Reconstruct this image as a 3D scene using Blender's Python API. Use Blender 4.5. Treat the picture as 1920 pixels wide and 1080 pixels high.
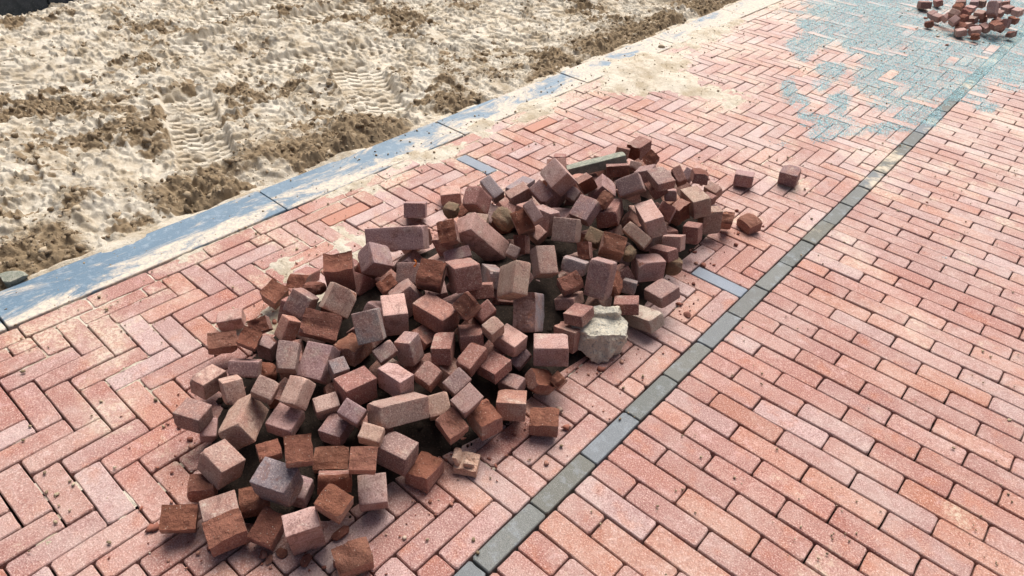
import bpy, bmesh, math, random
import numpy as np
from mathutils import Matrix, Vector, Quaternion, Euler

for o in list(bpy.data.objects):
    bpy.data.objects.remove(o)
SC = bpy.context.scene
COL = SC.collection
rnd = random.Random(7)
rng = np.random.default_rng(11)

# ------------------------------------------------------------------ camera
F_PX = 1315.7247843253374                      # focal length in pixels of the 1920 px wide photograph
CAM = np.array([0.12033275, -2.40294534, 1.46144039])
def _rz(t): return np.array([[math.cos(t), -math.sin(t), 0], [math.sin(t), math.cos(t), 0], [0, 0, 1]])
def _rx(t): return np.array([[1, 0, 0], [0, math.cos(t), -math.sin(t)], [0, math.sin(t), math.cos(t)]])
ROT = _rz(-0.07207843131490496) @ _rx(-0.9131398826394727) @ _rz(-0.6749007847756026)   # world to camera
cd = bpy.data.cameras.new('camera')
cd.sensor_width = 36.0
cd.lens = F_PX / 1920 * 36
cd.clip_start = 0.05
cd.clip_end = 2000
cam = bpy.data.objects.new('camera', cd)
COL.objects.link(cam)
cam.matrix_world = Matrix.Translation(CAM.tolist()) @ Matrix(ROT.T.tolist()).to_4x4()
SC.camera = cam

def proj(X):
    Y = (np.atleast_2d(X) - CAM) @ ROT.T
    w = np.where(-Y[:, 2] < 0.05, 0.05, -Y[:, 2])
    return np.c_[960 + F_PX * Y[:, 0] / w, 540 - F_PX * Y[:, 1] / w]
def ground_at(px, py, z=0.0):
    d = np.array([(px - 960) / F_PX, -(py - 540) / F_PX, -1.0]) @ ROT
    return CAM + d * ((z - CAM[2]) / d[2])

# ------------------------------------------------------------------ light
SUN_EL, SUN_AZ = math.radians(56), math.radians(-30)   # azimuth clockwise from +Y: light comes from beyond the heap
W = bpy.data.worlds.new('World'); SC.world = W; W.use_nodes = True
nt = W.node_tree; nt.nodes.clear()
sky = nt.nodes.new('ShaderNodeTexSky'); sky.sky_type = 'NISHITA'; sky.sun_disc = False
sky.sun_elevation = SUN_EL; sky.sun_rotation = SUN_AZ; sky.dust_density = 7.0; sky.ozone_density = 0.6; sky.air_density = 0.8
bg = nt.nodes.new('ShaderNodeBackground'); bg.inputs['Strength'].default_value = 0.058
wo = nt.nodes.new('ShaderNodeOutputWorld')
nt.links.new(sky.outputs[0], bg.inputs['Color']); nt.links.new(bg.outputs[0], wo.inputs['Surface'])
sd = bpy.data.lights.new('sun', 'SUN'); sd.energy = 2.8; sd.angle = math.radians(52); sd.color = (1.0, 0.975, 0.94)
so = bpy.data.objects.new('sun', sd); COL.objects.link(so)
sdir = Vector((math.sin(SUN_AZ) * math.cos(SUN_EL), math.cos(SUN_AZ) * math.cos(SUN_EL), math.sin(SUN_EL)))
so.rotation_euler = (-sdir).to_track_quat('-Z', 'Y').to_euler()
so.location = (0, 0, 6)
SC.view_settings.view_transform = 'Standard'; SC.view_settings.look = 'None'
SC.view_settings.gamma = 1.0; SC.view_settings.exposure = 0.84

# ------------------------------------------------------------------ helpers
def tag(o, label=None, cat=None, group=None, kind=None):
    if label: o['label'] = label
    if cat: o['category'] = cat
    if group: o['group'] = group
    if kind: o['kind'] = kind
    return o
def link(name, me, mats=(), parent=None):
    o = bpy.data.objects.new(name, me); COL.objects.link(o)
    if me is not None and hasattr(me, 'materials') and not len(me.materials):
        for m in mats: me.materials.append(m)
    if parent is not None: o.parent = parent
    return o
def np_mesh(name, V, Fc, smooth=False):
    """mesh from arrays; Fc is (n,3) or (n,4)"""
    me = bpy.data.meshes.new(name)
    V = np.asarray(V, np.float32); Fc = np.asarray(Fc, np.int32)
    k = Fc.shape[1]; n = len(Fc)
    me.vertices.add(len(V)); me.vertices.foreach_set('co', V.ravel())
    me.loops.add(n * k); me.loops.foreach_set('vertex_index', Fc.ravel())
    me.polygons.add(n)
    me.polygons.foreach_set('loop_start', np.arange(0, n * k, k, dtype=np.int32))
    me.polygons.foreach_set('loop_total', np.full(n, k, np.int32))
    if smooth: me.polygons.foreach_set('use_smooth', np.ones(n, bool))
    me.update(calc_edges=True)
    return me
def _hash(ix, iy, seed):
    h = (ix.astype(np.int64) * 374761393 + iy.astype(np.int64) * 668265263 + seed * 2147483647) & 0xffffffff
    h = ((h ^ (h >> 13)) * 1274126177) & 0xffffffff
    return ((h ^ (h >> 16)) & 0xffff) / 65535.0
def vnoise(x, y, seed=0):
    ix = np.floor(x); iy = np.floor(y); fx = x - ix; fy = y - iy
    ux = fx * fx * fx * (fx * (fx * 6 - 15) + 10); uy = fy * fy * fy * (fy * (fy * 6 - 15) + 10)
    a = _hash(ix, iy, seed); b = _hash(ix + 1, iy, seed); c = _hash(ix, iy + 1, seed); d = _hash(ix + 1, iy + 1, seed)
    return (a + (b - a) * ux) * (1 - uy) + (c + (d - c) * ux) * uy
def fbm(x, y, seed=0, octs=4, gain=0.5):
    s = 0; a = 1; t = 0
    for k in range(octs):
        ca, sa = math.cos(k * 1.3), math.sin(k * 1.3)
        s = s + a * vnoise((x * ca - y * sa) * 2 ** k + 13.7 * k, (x * sa + y * ca) * 2 ** k + 7.1 * k, seed + k); t += a; a *= gain
    return s / t
def sstep(e0, e1, x):
    t = np.clip((x - e0) / (e1 - e0), 0, 1); return t * t * (3 - 2 * t)

# ------------------------------------------------------------------ materials
class NT:
    def __init__(self, name):
        self.m = bpy.data.materials.new(name); self.m.use_nodes = True
        self.t = self.m.node_tree; self.b = self.t.nodes['Principled BSDF']
    def n(self, typ, **kw):
        x = self.t.nodes.new(typ)
        for k, v in kw.items(): setattr(x, k, v)
        return x
    def put(self, sock, v):
        if isinstance(v, bpy.types.NodeSocket): self.t.links.new(v, sock)
        elif v is not None:
            if isinstance(v, (tuple, list)) and len(v) == 3 and sock.type == 'RGBA': v = (*v, 1)
            sock.default_value = v
    def noise(self, vec, scale, detail=3, rough=0.55, dist=0.0):
        x = self.n('ShaderNodeTexNoise'); self.put(x.inputs['Vector'], vec); x.inputs['Scale'].default_value = scale
        x.inputs['Detail'].default_value = detail; x.inputs['Roughness'].default_value = rough; x.inputs['Distortion'].default_value = dist
        return x.outputs['Fac']
    def vor(self, vec, scale, feat='F1', out='Distance'):
        x = self.n('ShaderNodeTexVoronoi'); x.feature = feat; self.put(x.inputs['Vector'], vec); x.inputs['Scale'].default_value = scale
        return x.outputs[out]
    def math(self, op, a, b=None, c=None, clamp=False):
        x = self.n('ShaderNodeMath', operation=op); x.use_clamp = clamp
        self.put(x.inputs[0], a)
        if b is not None: self.put(x.inputs[1], b)
        if c is not None: self.put(x.inputs[2], c)
        return x.outputs[0]
    def rng(self, v, a, b, c=0.0, d=1.0):
        x = self.n('ShaderNodeMapRange'); x.interpolation_type = 'SMOOTHSTEP'
        self.put(x.inputs[0], v)
        for i, q in enumerate((a, b, c, d)): self.put(x.inputs[1 + i], q)
        return x.outputs[0]
    def mix(self, f, a, b, mode='MIX'):
        x = self.n('ShaderNodeMix', data_type='RGBA', blend_type=mode)
        self.put(x.inputs[0], f); self.put(x.inputs[6], a); self.put(x.inputs[7], b)
        return x.outputs[2]
    def ramp(self, f, stops, interp='LINEAR'):
        x = self.n('ShaderNodeValToRGB'); x.color_ramp.interpolation = interp
        e = x.color_ramp.elements
        while len(e) > 1: e.remove(e[-1])
        e[0].position = stops[0][0]; e[0].color = (*stops[0][1], 1)
        for p, c in stops[1:]:
            q = e.new(p); q.color = (*c, 1)
        self.put(x.inputs[0], f); return x.outputs[0]
    def bump(self, h, strength=0.4, dist=0.002, prev=None):
        x = self.n('ShaderNodeBump'); x.inputs['Strength'].default_value = strength; x.inputs['Distance'].default_value = dist
        self.put(x.inputs['Height'], h)
        if prev is not None: self.put(x.inputs['Normal'], prev)
        return x.outputs[0]
    def done(self, col, rough=0.85, nrm=None, spec=0.35):
        self.put(self.b.inputs['Base Color'], col); self.put(self.b.inputs['Roughness'], rough)
        self.b.inputs['Specular IOR Level'].default_value = spec
        if nrm is not None: self.put(self.b.inputs['Normal'], nrm)
        return self.m
    def pos(self): return self.n('ShaderNodeNewGeometry').outputs['Position']
    def rand(self):
        a = self.n('ShaderNodeObjectInfo').outputs['Random']; b = self.n('ShaderNodeNewGeometry').outputs['Random Per Island']
        return self.math('FRACT', self.math('ADD', a, b))

SAND = (0.60, 0.50, 0.37)
def sand_mask(N, P, lo=0.58, hi=0.70):
    """wind-blown sand lying on the paving: more beside the kerb and towards the far end"""
    sx = N.n('ShaderNodeSeparateXYZ'); N.put(sx.inputs[0], P)
    near_kerb = N.rng(sx.outputs[0], -1.55, -1.98, 0.0, 0.13)
    far = N.rng(sx.outputs[1], -1.0, 1.6, 0.0, 0.10)
    n = N.noise(P, 3.2, 6, 0.68)
    return N.rng(N.math('ADD', N.math('ADD', n, near_kerb), far), lo, hi)

def mat_paver():
    N = NT('clay_paver'); P = N.pos(); r = N.rand()
    base = N.ramp(r, [(0.0, (0.33, 0.135, 0.105)), (0.16, (0.39, 0.180, 0.142)), (0.34, (0.36, 0.190, 0.165)), (0.5, (0.40, 0.205, 0.165)),
                      (0.64, (0.42, 0.175, 0.105)), (0.76, (0.37, 0.195, 0.170)), (0.88, (0.46, 0.325, 0.31)), (0.95, (0.42, 0.27, 0.25)), (1.0, (0.30, 0.125, 0.10))])
    r2 = N.math('FRACT', N.math('MULTIPLY', r, 7.31))
    base = N.mix(N.rng(r2, 0.0, 1.0, 0.0, 0.42), base, (0.24, 0.10, 0.08))
    # broad clouds of orange and lilac inside each brick
    off = N.n('ShaderNodeVectorMath', operation='ADD'); N.put(off.inputs[0], P)
    cx = N.n('ShaderNodeCombineXYZ'); N.put(cx.inputs[2], N.math('MULTIPLY', r, 37.0)); N.put(off.inputs[1], cx.outputs[0]); Q = off.outputs[0]
    cl = N.noise(Q, 14, 4, 0.6)
    c = N.mix(N.rng(cl, 0.52, 0.72, 0, 0.5), base, (0.44, 0.175, 0.10))
    c = N.mix(N.rng(N.noise(Q, 21, 4, 0.65, 0.6), 0.55, 0.75, 0, 0.6), c, (0.56, 0.36, 0.34))
    # fine salt and pepper grain
    g = N.noise(P, 260, 3, 0.8)
    c = N.mix(N.rng(g, 0.53, 0.66, 0, 0.85), c, (0.68, 0.49, 0.43))
    c = N.mix(N.rng(g, 0.47, 0.35, 0, 0.85), c, (0.17, 0.05, 0.035))
    pits = N.vor(P, 170)
    c = N.mix(N.rng(pits, 0.16, 0.09, 0, 0.8), c, (0.12, 0.05, 0.04))
    sm = sand_mask(N, P)
    sm2 = N.math('MULTIPLY', sm, N.rng(N.noise(P, 90, 3, 0.7), 0.40, 0.62, 0.1, 0.8))
    c = N.mix(sm2, c, SAND)
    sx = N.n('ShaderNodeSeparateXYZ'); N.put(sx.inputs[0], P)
    film_and_wash = N.math('ADD', N.rng(N.noise(P, 2.3, 6, 0.75), 0.40, 0.62, 0.0, 0.28), N.rng(sx.outputs[1], -0.6, 2.6, 0.0, 0.26))  # thin dust film, plus whitening with distance that paints in washed-out brightness
    film_and_wash = N.math('MULTIPLY', film_and_wash, N.rng(N.noise(P, 55, 5, 0.75), 0.3, 0.62, 0.45, 1.15))
    c = N.mix(film_and_wash, c, (0.64, 0.56, 0.50))
    h = N.math('ADD', N.math('MULTIPLY', g, 0.9), N.math('MULTIPLY', N.noise(Q, 45, 5, 0.7), 1.2))
    return N.done(c, N.rng(cl, 0.3, 0.7, 0.62, 0.82), N.bump(h, 0.7, 0.004), 0.4)

def mat_bed():
    N = NT('joint_bed'); P = N.pos()
    c = N.mix(N.noise(P, 60, 4), (0.010, 0.008, 0.007), (0.032, 0.025, 0.02))
    c = N.mix(N.math('MULTIPLY', sand_mask(N, P, 0.70, 0.82), 0.9), c, SAND)
    return N.done(c, 0.95, N.bump(N.noise(P, 300, 3), 0.6, 0.003), 0.2)

def mat_sett():
    N = NT('grey_sett'); P = N.pos(); r = N.rand()
    c = N.ramp(r, [(0, (0.10, 0.108, 0.10)), (0.3, (0.14, 0.145, 0.135)), (0.5, (0.115, 0.11, 0.085)), (0.75, (0.15, 0.17, 0.19)), (1, (0.10, 0.095, 0.075))])
    c = N.mix(N.rng(N.noise(P, 25, 5, 0.7), 0.5, 0.7, 0, 0.55), c, (0.24, 0.27, 0.30))
    g = N.noise(P, 420, 2, 0.7)
    c = N.mix(N.rng(g, 0.56, 0.7, 0, 0.5), c, (0.36, 0.36, 0.34)); c = N.mix(N.rng(g, 0.44, 0.32, 0, 0.6), c, (0.04, 0.04, 0.04))
    c = N.mix(N.math('MULTIPLY', sand_mask(N, P, 0.60, 0.70), 0.75), c, SAND)
    return N.done(c, 0.68, N.bump(N.math('ADD', g, N.noise(P, 50, 3)), 0.5, 0.002), 0.45)

def mat_kerb():
    N = NT('bluestone'); P = N.pos()
    mp = N.n('ShaderNodeMapping'); mp.inputs['Scale'].default_value = (1.0, 0.32, 1.0); N.put(mp.inputs[0], P); V = mp.outputs[0]
    c = N.mix(N.noise(V, 14, 5, 0.65), (0.06, 0.115, 0.175), (0.135, 0.215, 0.285))
    c = N.mix(N.rng(N.noise(P, 34, 7, 0.75), 0.5, 0.66, 0, 0.5), c, (0.30, 0.36, 0.41))
    c = N.mix(N.rng(N.noise(P, 210, 3, 0.8), 0.44, 0.34, 0, 0.6), c, (0.03, 0.05, 0.07))
    sx = N.n('ShaderNodeSeparateXYZ'); N.put(sx.inputs[0], P)
    edge = N.rng(sx.outputs[0], -2.08, -1.99, -0.02, 0.08)
    far = N.rng(sx.outputs[1], -0.8, 1.6, 0.0, 0.13)
    s = N.rng(N.math('ADD', N.math('ADD', N.noise(V, 8.5, 9, 0.74, 0.6), edge), far), 0.485, 0.61)
    s = N.math('MULTIPLY', s, N.rng(N.noise(P, 70, 6, 0.8), 0.30, 0.60, 0.35, 1.0))
    c = N.mix(s, c, (0.63, 0.54, 0.43))
    return N.done(c, N.rng(s, 0, 1, 0.5, 0.95), N.bump(N.math('ADD', N.math('MULTIPLY', s, 1.5), N.noise(P, 300, 3)), 0.5, 0.002), 0.45)

def mat_sand(name='sand'):
    N = NT(name); P = N.pos()
    at = N.n('ShaderNodeAttribute'); at.attribute_name = 'moist'; mo = at.outputs['Fac']
    c = N.mix(N.rng(N.noise(P, 7, 8, 0.75), 0.36, 0.6), (0.50, 0.41, 0.29), (0.76, 0.69, 0.57))
    c = N.mix(N.rng(N.noise(P, 420, 2, 0.7), 0.42, 0.3, 0, 0.5), c, (0.25, 0.19, 0.12))
    c = N.mix(N.rng(N.noise(P, 700, 2, 0.7), 0.6, 0.72, 0, 0.5), c, (0.78, 0.72, 0.62))
    dk = N.mix(N.noise(P, 40, 4, 0.7), (0.23, 0.16, 0.09), (0.42, 0.32, 0.205))
    m2 = N.rng(N.math('ADD', mo, N.math('MULTIPLY', N.math('SUBTRACT', N.noise(P, 16, 6, 0.72), 0.5), 1.3)), 0.42, 0.85)
    c = N.mix(m2, c, dk)
    h = N.math('ADD', N.math('MULTIPLY', N.noise(P, 90, 5, 0.75), 1.0), N.math('MULTIPLY', N.noise(P, 380, 3, 0.7), 0.5))
    return N.done(c, 0.95, N.bump(h, 0.9, 0.012), 0.2)

def mat_clod():
    N = NT('sand_clod'); P = N.pos(); r = N.n('ShaderNodeNewGeometry').outputs['Random Per Island']
    c = N.ramp(r, [(0, (0.15, 0.105, 0.06)), (0.5, (0.25, 0.185, 0.115)), (0.85, (0.36, 0.28, 0.185)), (1, (0.48, 0.40, 0.29))])
    c = N.mix(N.rng(N.noise(P, 300, 3, 0.7), 0.5, 0.7, 0, 0.5), c, (0.55, 0.47, 0.36))
    return N.done(c, 0.95, N.bump(N.noise(P, 220, 4, 0.7), 0.7, 0.004), 0.2)

def mat_grit():
    N = NT('blue_grit'); r = N.n('ShaderNodeNewGeometry').outputs['Random Per Island']
    c = N.ramp(r, [(0, (0.10, 0.23, 0.27)), (0.35, (0.17, 0.35, 0.40)), (0.7, (0.25, 0.46, 0.50)), (0.92, (0.40, 0.60, 0.60)), (1, (0.72, 0.74, 0.70))])
    return N.done(c, 0.7, None, 0.4)

def mat_brick(name, broken):
    """loose brick; the colour of each one comes from its object colour"""
    N = NT(name); oi = N.n('ShaderNodeObjectInfo')
    tc = N.n('ShaderNodeTexCoord').outputs['Object']
    off = N.n('ShaderNodeVectorMath', operation='ADD'); N.put(off.inputs[0], tc)
    cx = N.n('ShaderNodeCombineXYZ'); N.put(cx.inputs[0], N.math('MULTIPLY', oi.outputs['Random'], 53.0)); N.put(off.inputs[1], cx.outputs[0]); Q = off.outputs[0]
    base = oi.outputs['Color']
    if broken:
        c = N.mix(N.rng(oi.outputs['Random'], 0.0, 1.0, 0.25, 0.75), base, (0.29, 0.105, 0.06))
        c = N.mix(N.rng(N.noise(Q, 34, 5, 0.7), 0.45, 0.68, 0, 0.7), c, (0.16, 0.055, 0.036))
        c = N.mix(N.rng(N.noise(Q, 40, 6, 0.8, 0.5), 0.54, 0.68, 0, 0.7), c, (0.45, 0.21, 0.13))
        g = N.noise(Q, 210, 4, 0.85)
        c = N.mix(N.rng(g, 0.42, 0.32, 0, 0.8), c, (0.07, 0.025, 0.018)); c = N.mix(N.rng(g, 0.62, 0.72, 0, 0.55), c, (0.60, 0.40, 0.30))
        v = N.vor(Q, 95)
        c = N.mix(N.rng(v, 0.13, 0.08, 0, 0.7), c, (0.65, 0.55, 0.45))
        h = N.math('ADD', N.noise(Q, 75, 6, 0.75), N.math('MULTIPLY', g, 0.35))
        return N.done(c, 0.9, N.bump(h, 1.0, 0.014), 0.25)
    c = N.mix(N.rng(N.noise(Q, 17, 4, 0.6), 0.45, 0.68, 0, 0.6), base, (0.34, 0.165, 0.125))
    c = N.mix(N.rng(N.noise(Q, 11, 4, 0.6, 0.5), 0.52, 0.74, 0, 0.6), c, (0.40, 0.31, 0.25))
    g = N.noise(Q, 240, 4, 0.85)
    c = N.mix(N.rng(g, 0.53, 0.66, 0, 0.7), c, (0.64, 0.49, 0.43))
    c = N.mix(N.rng(g, 0.47, 0.35, 0, 0.75), c, (0.09, 0.04, 0.035))
    c = N.mix(N.rng(N.noise(Q, 24, 6, 0.8, 1.0), 0.52, 0.64, 0, 0.65), c, (0.17, 0.085, 0.072))
    c = N.mix(N.rng(N.vor(Q, 130), 0.15, 0.07, 0, 0.7), c, (0.08, 0.04, 0.035))
    s = N.rng(N.noise(Q, 22, 7, 0.8), 0.58, 0.70, 0, 0.7)
    c = N.mix(s, c, (0.58, 0.51, 0.42))
    h = N.math('ADD', N.noise(Q, 60, 5, 0.7), N.math('MULTIPLY', g, 0.7))
    return N.done(c, 0.8, N.bump(h, 0.6, 0.003), 0.35)

def mat_rock(name, c1, c2, c3, sc=30):
    N = NT(name); tc = N.n('ShaderNodeTexCoord').outputs['Object']
    c = N.mix(N.rng(N.noise(tc, sc, 6, 0.7), 0.38, 0.62), c1, c2)
    c = N.mix(N.rng(N.vor(tc, sc * 3.3), 0.3, 0.12, 0, 0.8), c, c3)
    c = N.mix(N.rng(N.noise(tc, sc * 9, 3, 0.8), 0.45, 0.33, 0, 0.7), c, tuple(q * 0.35 for q in c3))
    return N.done(c, 0.9, N.bump(N.math('ADD', N.noise(tc, sc * 2.5, 6, 0.75), N.noise(tc, sc * 9, 3, 0.7)), 0.9, 0.007), 0.25)

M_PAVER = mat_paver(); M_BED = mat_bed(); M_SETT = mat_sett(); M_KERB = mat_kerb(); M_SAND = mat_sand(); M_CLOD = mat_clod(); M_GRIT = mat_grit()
M_RUBBLE_SHADE = mat_rock('shade_dark_rubble', (0.020, 0.013, 0.009), (0.036, 0.024, 0.017), (0.07, 0.045, 0.032), 30)  # near-black tone paints in the shade of the gaps between bricks
M_SMOOTH = mat_brick('brick_face', False); M_BROKEN = mat_brick('brick_broken_face', True)
M_STONE = mat_rock('pale_stone', (0.74, 0.67, 0.53), (0.58, 0.54, 0.45), (0.33, 0.34, 0.33), 26)
M_CONC = mat_rock('mossy_concrete', (0.30, 0.32, 0.26), (0.44, 0.43, 0.35), (0.14, 0.17, 0.12), 40)
M_SHARD = mat_rock('peach_clay', (0.62, 0.37, 0.27), (0.66, 0.46, 0.35), (0.46, 0.28, 0.20), 24)
M_MOSSY = mat_rock('mossy_brick', (0.27, 0.17, 0.11), (0.21, 0.15, 0.095), (0.34, 0.25, 0.17), 30)
M_KERB_SHADE = mat_rock('shaded_kerb_stone', (0.035, 0.045, 0.055), (0.06, 0.07, 0.085), (0.10, 0.11, 0.12), 20)  # dark tone paints in the shade on the face turned from the light

# ------------------------------------------------------------------ ground
me = np_mesh('ground', [(-300, -300, -0.09), (300, -300, -0.09), (300, 300, -0.09), (-300, 300, -0.09)], [(0, 1, 2, 3)])
tag(link('ground', me, [M_SAND]), kind='structure')

# ------------------------------------------------------------------ laid paving
X_KERB0, X_KERB1 = -2.190, -1.990
X_HB0, X_HB1 = -1.914, -0.470
X_SETT1 = -0.412
def bed(name, x0, x1, y0, y1, z):
    me = np_mesh(name, [(x0, y0, z), (x1, y0, z), (x1, y1, z), (x0, y1, z)], [(0, 1, 2, 3)])
    return tag(link(name, me, [M_BED]), kind='structure')
Y0, Y1 = -3.3, 6.6
hb_bed = bed('herringbone_pavement', -1.986, X_HB1 + 0.002, Y0, Y1, -0.030)
rb_bed = bed('running_bond_pavement', X_SETT1 - 0.002, 2.4, Y0, Y1, -0.0305)
st_bed = bed('sett_strip', X_HB1 + 0.002, X_SETT1 - 0.002, Y0, Y1, -0.031)

def paver_arrays(lx, ly, seed, h=0.04, gap=0.0):
    """worn paver: 12-point outline with clipped corners, a soft arris and sides; origin at the centre of its top"""
    r = random.Random(seed)
    hx, hy = lx / 2, ly / 2
    c = [min(0.0065, 0.10 * min(lx, ly)) * r.uniform(0.35, 1.2) for _ in range(8)]
    j = lambda a=0.0011: r.uniform(-a, a)
    if r.random() < 0.07:                       # a knocked-off corner
        k = r.randrange(4); q = min(0.014, 0.25 * min(lx, ly)) * r.uniform(0.6, 1.1); c[2 * k] = q; c[2 * k + 1] = q * r.uniform(0.6, 1.5)
    mx, my = hx * r.uniform(-0.4, 0.4), hy * r.uniform(-0.3, 0.3)
    out = [(-hx + c[0], -hy), (mx, -hy + j()), (hx - c[2], -hy), (hx, -hy + c[3]), (hx + j(), my), (hx, hy - c[5]),
           (hx - c[4], hy), (mx, hy + j()), (-hx + c[6], hy), (-hx, hy - c[7]), (-hx + j(), my), (-hx, -hy + c[1])]
    out = [(x + j(0.0007), y + j(0.0007)) for x, y in out]
    n = len(out); V = []; Fc = []
    for (inset, z) in ((0.0026, 0.0), (0.0004, -0.0026), (0.0, -h)):
        for x, y in out:
            sx = max(0.2, 1 - inset / hx); sy = max(0.2, 1 - inset / hy)
            V.append((x * sx, y * sy, z + (j(0.0005) if z == 0 else 0)))
    return V, n
def paver_mesh(name, lx, ly, seed):
    V, n = paver_arrays(lx, ly, seed)
    me = bpy.data.meshes.new(name)
    faces = [tuple(range(n))]
    for r_ in range(2):
        for i in range(n):
            k = (i + 1) % n
            faces.append((r_ * n + i, (r_ + 1) * n + i, (r_ + 1) * n + k, r_ * n + k))
    me.from_pydata(V, [], faces); me.update()
    return me
_paver_cache = {}
def place_pavers(specs, parent, name, mat, shared_dims, nshared, limit):
    """specs: (cx, cy, lx, ly). The largest in view are objects, the rest one joined part."""
    P = np.array([(s[0], s[1], 0.0) for s in specs]); px = proj(P)
    depth = np.linalg.norm(P - CAM, axis=1)
    vis = (px[:, 0] > -60) & (px[:, 0] < 1980) & (px[:, 1] > -45) & (px[:, 1] < 1140) & (((P - CAM) @ ROT.T)[:, 2] < 0)
    cover = in_heap(P[:, :2])
    area = np.array([s[2] * s[3] for s in specs])
    score = np.where(vis, 1.0, 0.0) * np.where(cover, 0.05, 1.0) * area / depth ** 3
    order = np.argsort(-score)
    pick = set(int(k) for k in order[:limit] if score[k] > 0 and vis[k])
    rest = bmesh.new()
    for i, s in enumerate(specs):
        cx, cy, lx, ly = s[:4]
        r = random.Random(i * 31 + len(specs))
        tilt = Euler((r.gauss(0, 0.006), r.gauss(0, 0.006), r.gauss(0, 0.007)))
        z = r.gauss(0, 0.0011)
        key = None
        for kd in shared_dims:
            if abs(lx - kd[0]) < 1e-4 and abs(ly - kd[1]) < 1e-4: key = kd
        if key:
            k2 = (key, mat.name, r.randrange(nshared))
            if k2 not in _paver_cache:
                _paver_cache[k2] = paver_mesh(name, lx, ly, hash(k2[0]) % 1000 * 17 + k2[2]); _paver_cache[k2].materials.append(mat)
            me = _paver_cache[k2]
        else:
            me = paver_mesh(name, lx, ly, i + 5000); me.materials.append(mat)
        if i in pick:
            o = bpy.data.objects.new(name, me); COL.objects.link(o); o.parent = parent
            o.location = (cx, cy, z); o.rotation_euler = tilt
            if len(s) > 4 and s[4]:
                me2 = me.copy(); me2.materials.clear(); me2.materials.append(s[4]); o.data = me2
                if len(s) > 5: o['label'] = s[5]
        else:
            m = Matrix.Translation((cx, cy, z)) @ tilt.to_matrix().to_4x4()
            n0 = len(rest.verts); rest.from_mesh(me)
            rest.verts.ensure_lookup_table()
            bmesh.ops.transform(rest, matrix=m, verts=rest.verts[n0:])
    if len(rest.verts):
        me = bpy.data.meshes.new(name + '_field'); rest.to_mesh(me); me.materials.clear(); me.materials.append(mat)
        tag(link('distant_' + name + 's', me, [mat], parent), kind='stuff')
    rest.free()

FOOT = np.array([(-1.05,-2.2),(-1.30,-2.02),(-1.46,-1.8),(-1.55,-1.55),(-1.56,-1.3),(-1.52,-1.05),(-1.5,-0.8),(-1.47,-0.5),(-1.4,-0.15),(-1.25,.15),(-1.0,.25),(-.86,.15),(-.66,.02),(-.64,-.4),(-.58,-.75),(-.58,-.95),(-.6,-1.2),(-.58,-1.4),(-.62,-1.6),(-.65,-1.75),(-.66,-1.95),(-.8,-2.1),(-.9,-2.17)])
def foot_dist(Q):
    Q = np.atleast_2d(Q); a = FOOT; b = np.roll(FOOT, -1, 0); ab = b - a
    t = np.clip(((Q[:, None] - a) * ab).sum(2) / (ab ** 2).sum(1), 0, 1)
    d = np.linalg.norm(a + ab * t[..., None] - Q[:, None], axis=2).min(1)
    ins = np.zeros(len(Q), bool)
    for (x1, y1), (x2, y2) in zip(a, b):
        c = ((y1 > Q[:, 1]) != (y2 > Q[:, 1])) & (Q[:, 0] < (x2 - x1) * (Q[:, 1] - y1) / (y2 - y1 + 1e-12) + x1)
        ins ^= c
    return np.where(ins, d, -d)
def in_heap(Q): return foot_dist(Q) > 0.05

# herringbone of 3:1 bricks, square to the kerb
S = 0.0660; GAP = 0.0034
specs = []
def clip_add(x0, x1, y0, y1, extra=()):
    x0 = max(x0, X_HB0); x1 = min(x1, X_HB1)
    if x1 - x0 < 0.012 or y1 < Y0 or y0 > Y1: return
    specs.append(((x0 + x1) / 2, (y0 + y1) / 2, x1 - x0 - GAP, y1 - y0 - GAP) + tuple(extra))
def mat_single(name, c1, c2):
    N = NT(name); P = N.pos(); g = N.noise(P, 420, 2, 0.7)
    c = N.mix(N.noise(P, 22, 4, 0.65), c1, c2); c = N.mix(N.rng(g, 0.56, 0.7, 0, 0.5), c, (0.4, 0.42, 0.44)); c = N.mix(N.rng(g, 0.44, 0.32, 0, 0.5), c, tuple(q * .3 for q in c1))
    return N.done(c, 0.62, N.bump(g, 0.5, 0.002), 0.45)
M_BLUEP = mat_single('blue_grey_paver', (0.14, 0.17, 0.21), (0.22, 0.25, 0.30))
M_ORANGEP = mat_single('orange_paver', (0.40, 0.16, 0.09), (0.36, 0.15, 0.10))
special = {}
for (px, py, m, lab) in ((868, 301, M_BLUEP, 'blue-grey brick among the red ones behind the heap'), (1322, 506, M_BLUEP, 'slate-grey brick among the red ones right of the heap'),
                         (655, 397, M_ORANGEP, 'bright orange brick behind the heap'), (1010, 232, M_ORANGEP, 'orange brick in the far herringbone'), (1395, 335, None, '')):
    g = ground_at(px, py); special[(g[0], g[1])] = (m, lab)
for j in range(-45, 20):
    for i in range(-20, 136):
        ax = -1.328 + i * S + j * 6 * S; ay = -2.251 + i * S
        for (x0, x1, y0, y1) in ((ax, ax + 3 * S, ay, ay + S), (ax, ax + S, ay + S, ay + 4 * S)):
            if x1 < X_HB0 or x0 > X_HB1 or y1 < Y0 or y0 > Y1: continue
            ex = ()
            for (gx, gy), (m, lab) in special.items():
                if m and x0 < gx < x1 and y0 < gy < y1: ex = (m, lab)
            clip_add(x0, x1, y0, y1, ex)
y = Y0
while y < Y1:                                   # edge course along the kerb
    yy = -2.130 + round((y + 2.130) / 0.1975) * 0.1975
    specs.append(((-1.986 + X_HB0) / 2, yy + 0.09875, 0.072 - GAP, 0.1975 - GAP)); y += 0.1975
place_pavers(specs, hb_bed, 'brick', M_PAVER, [(3 * S - GAP, S - GAP), (S - GAP, 3 * S - GAP), (0.072 - GAP, 0.1975 - GAP)], 10, 300)

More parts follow.
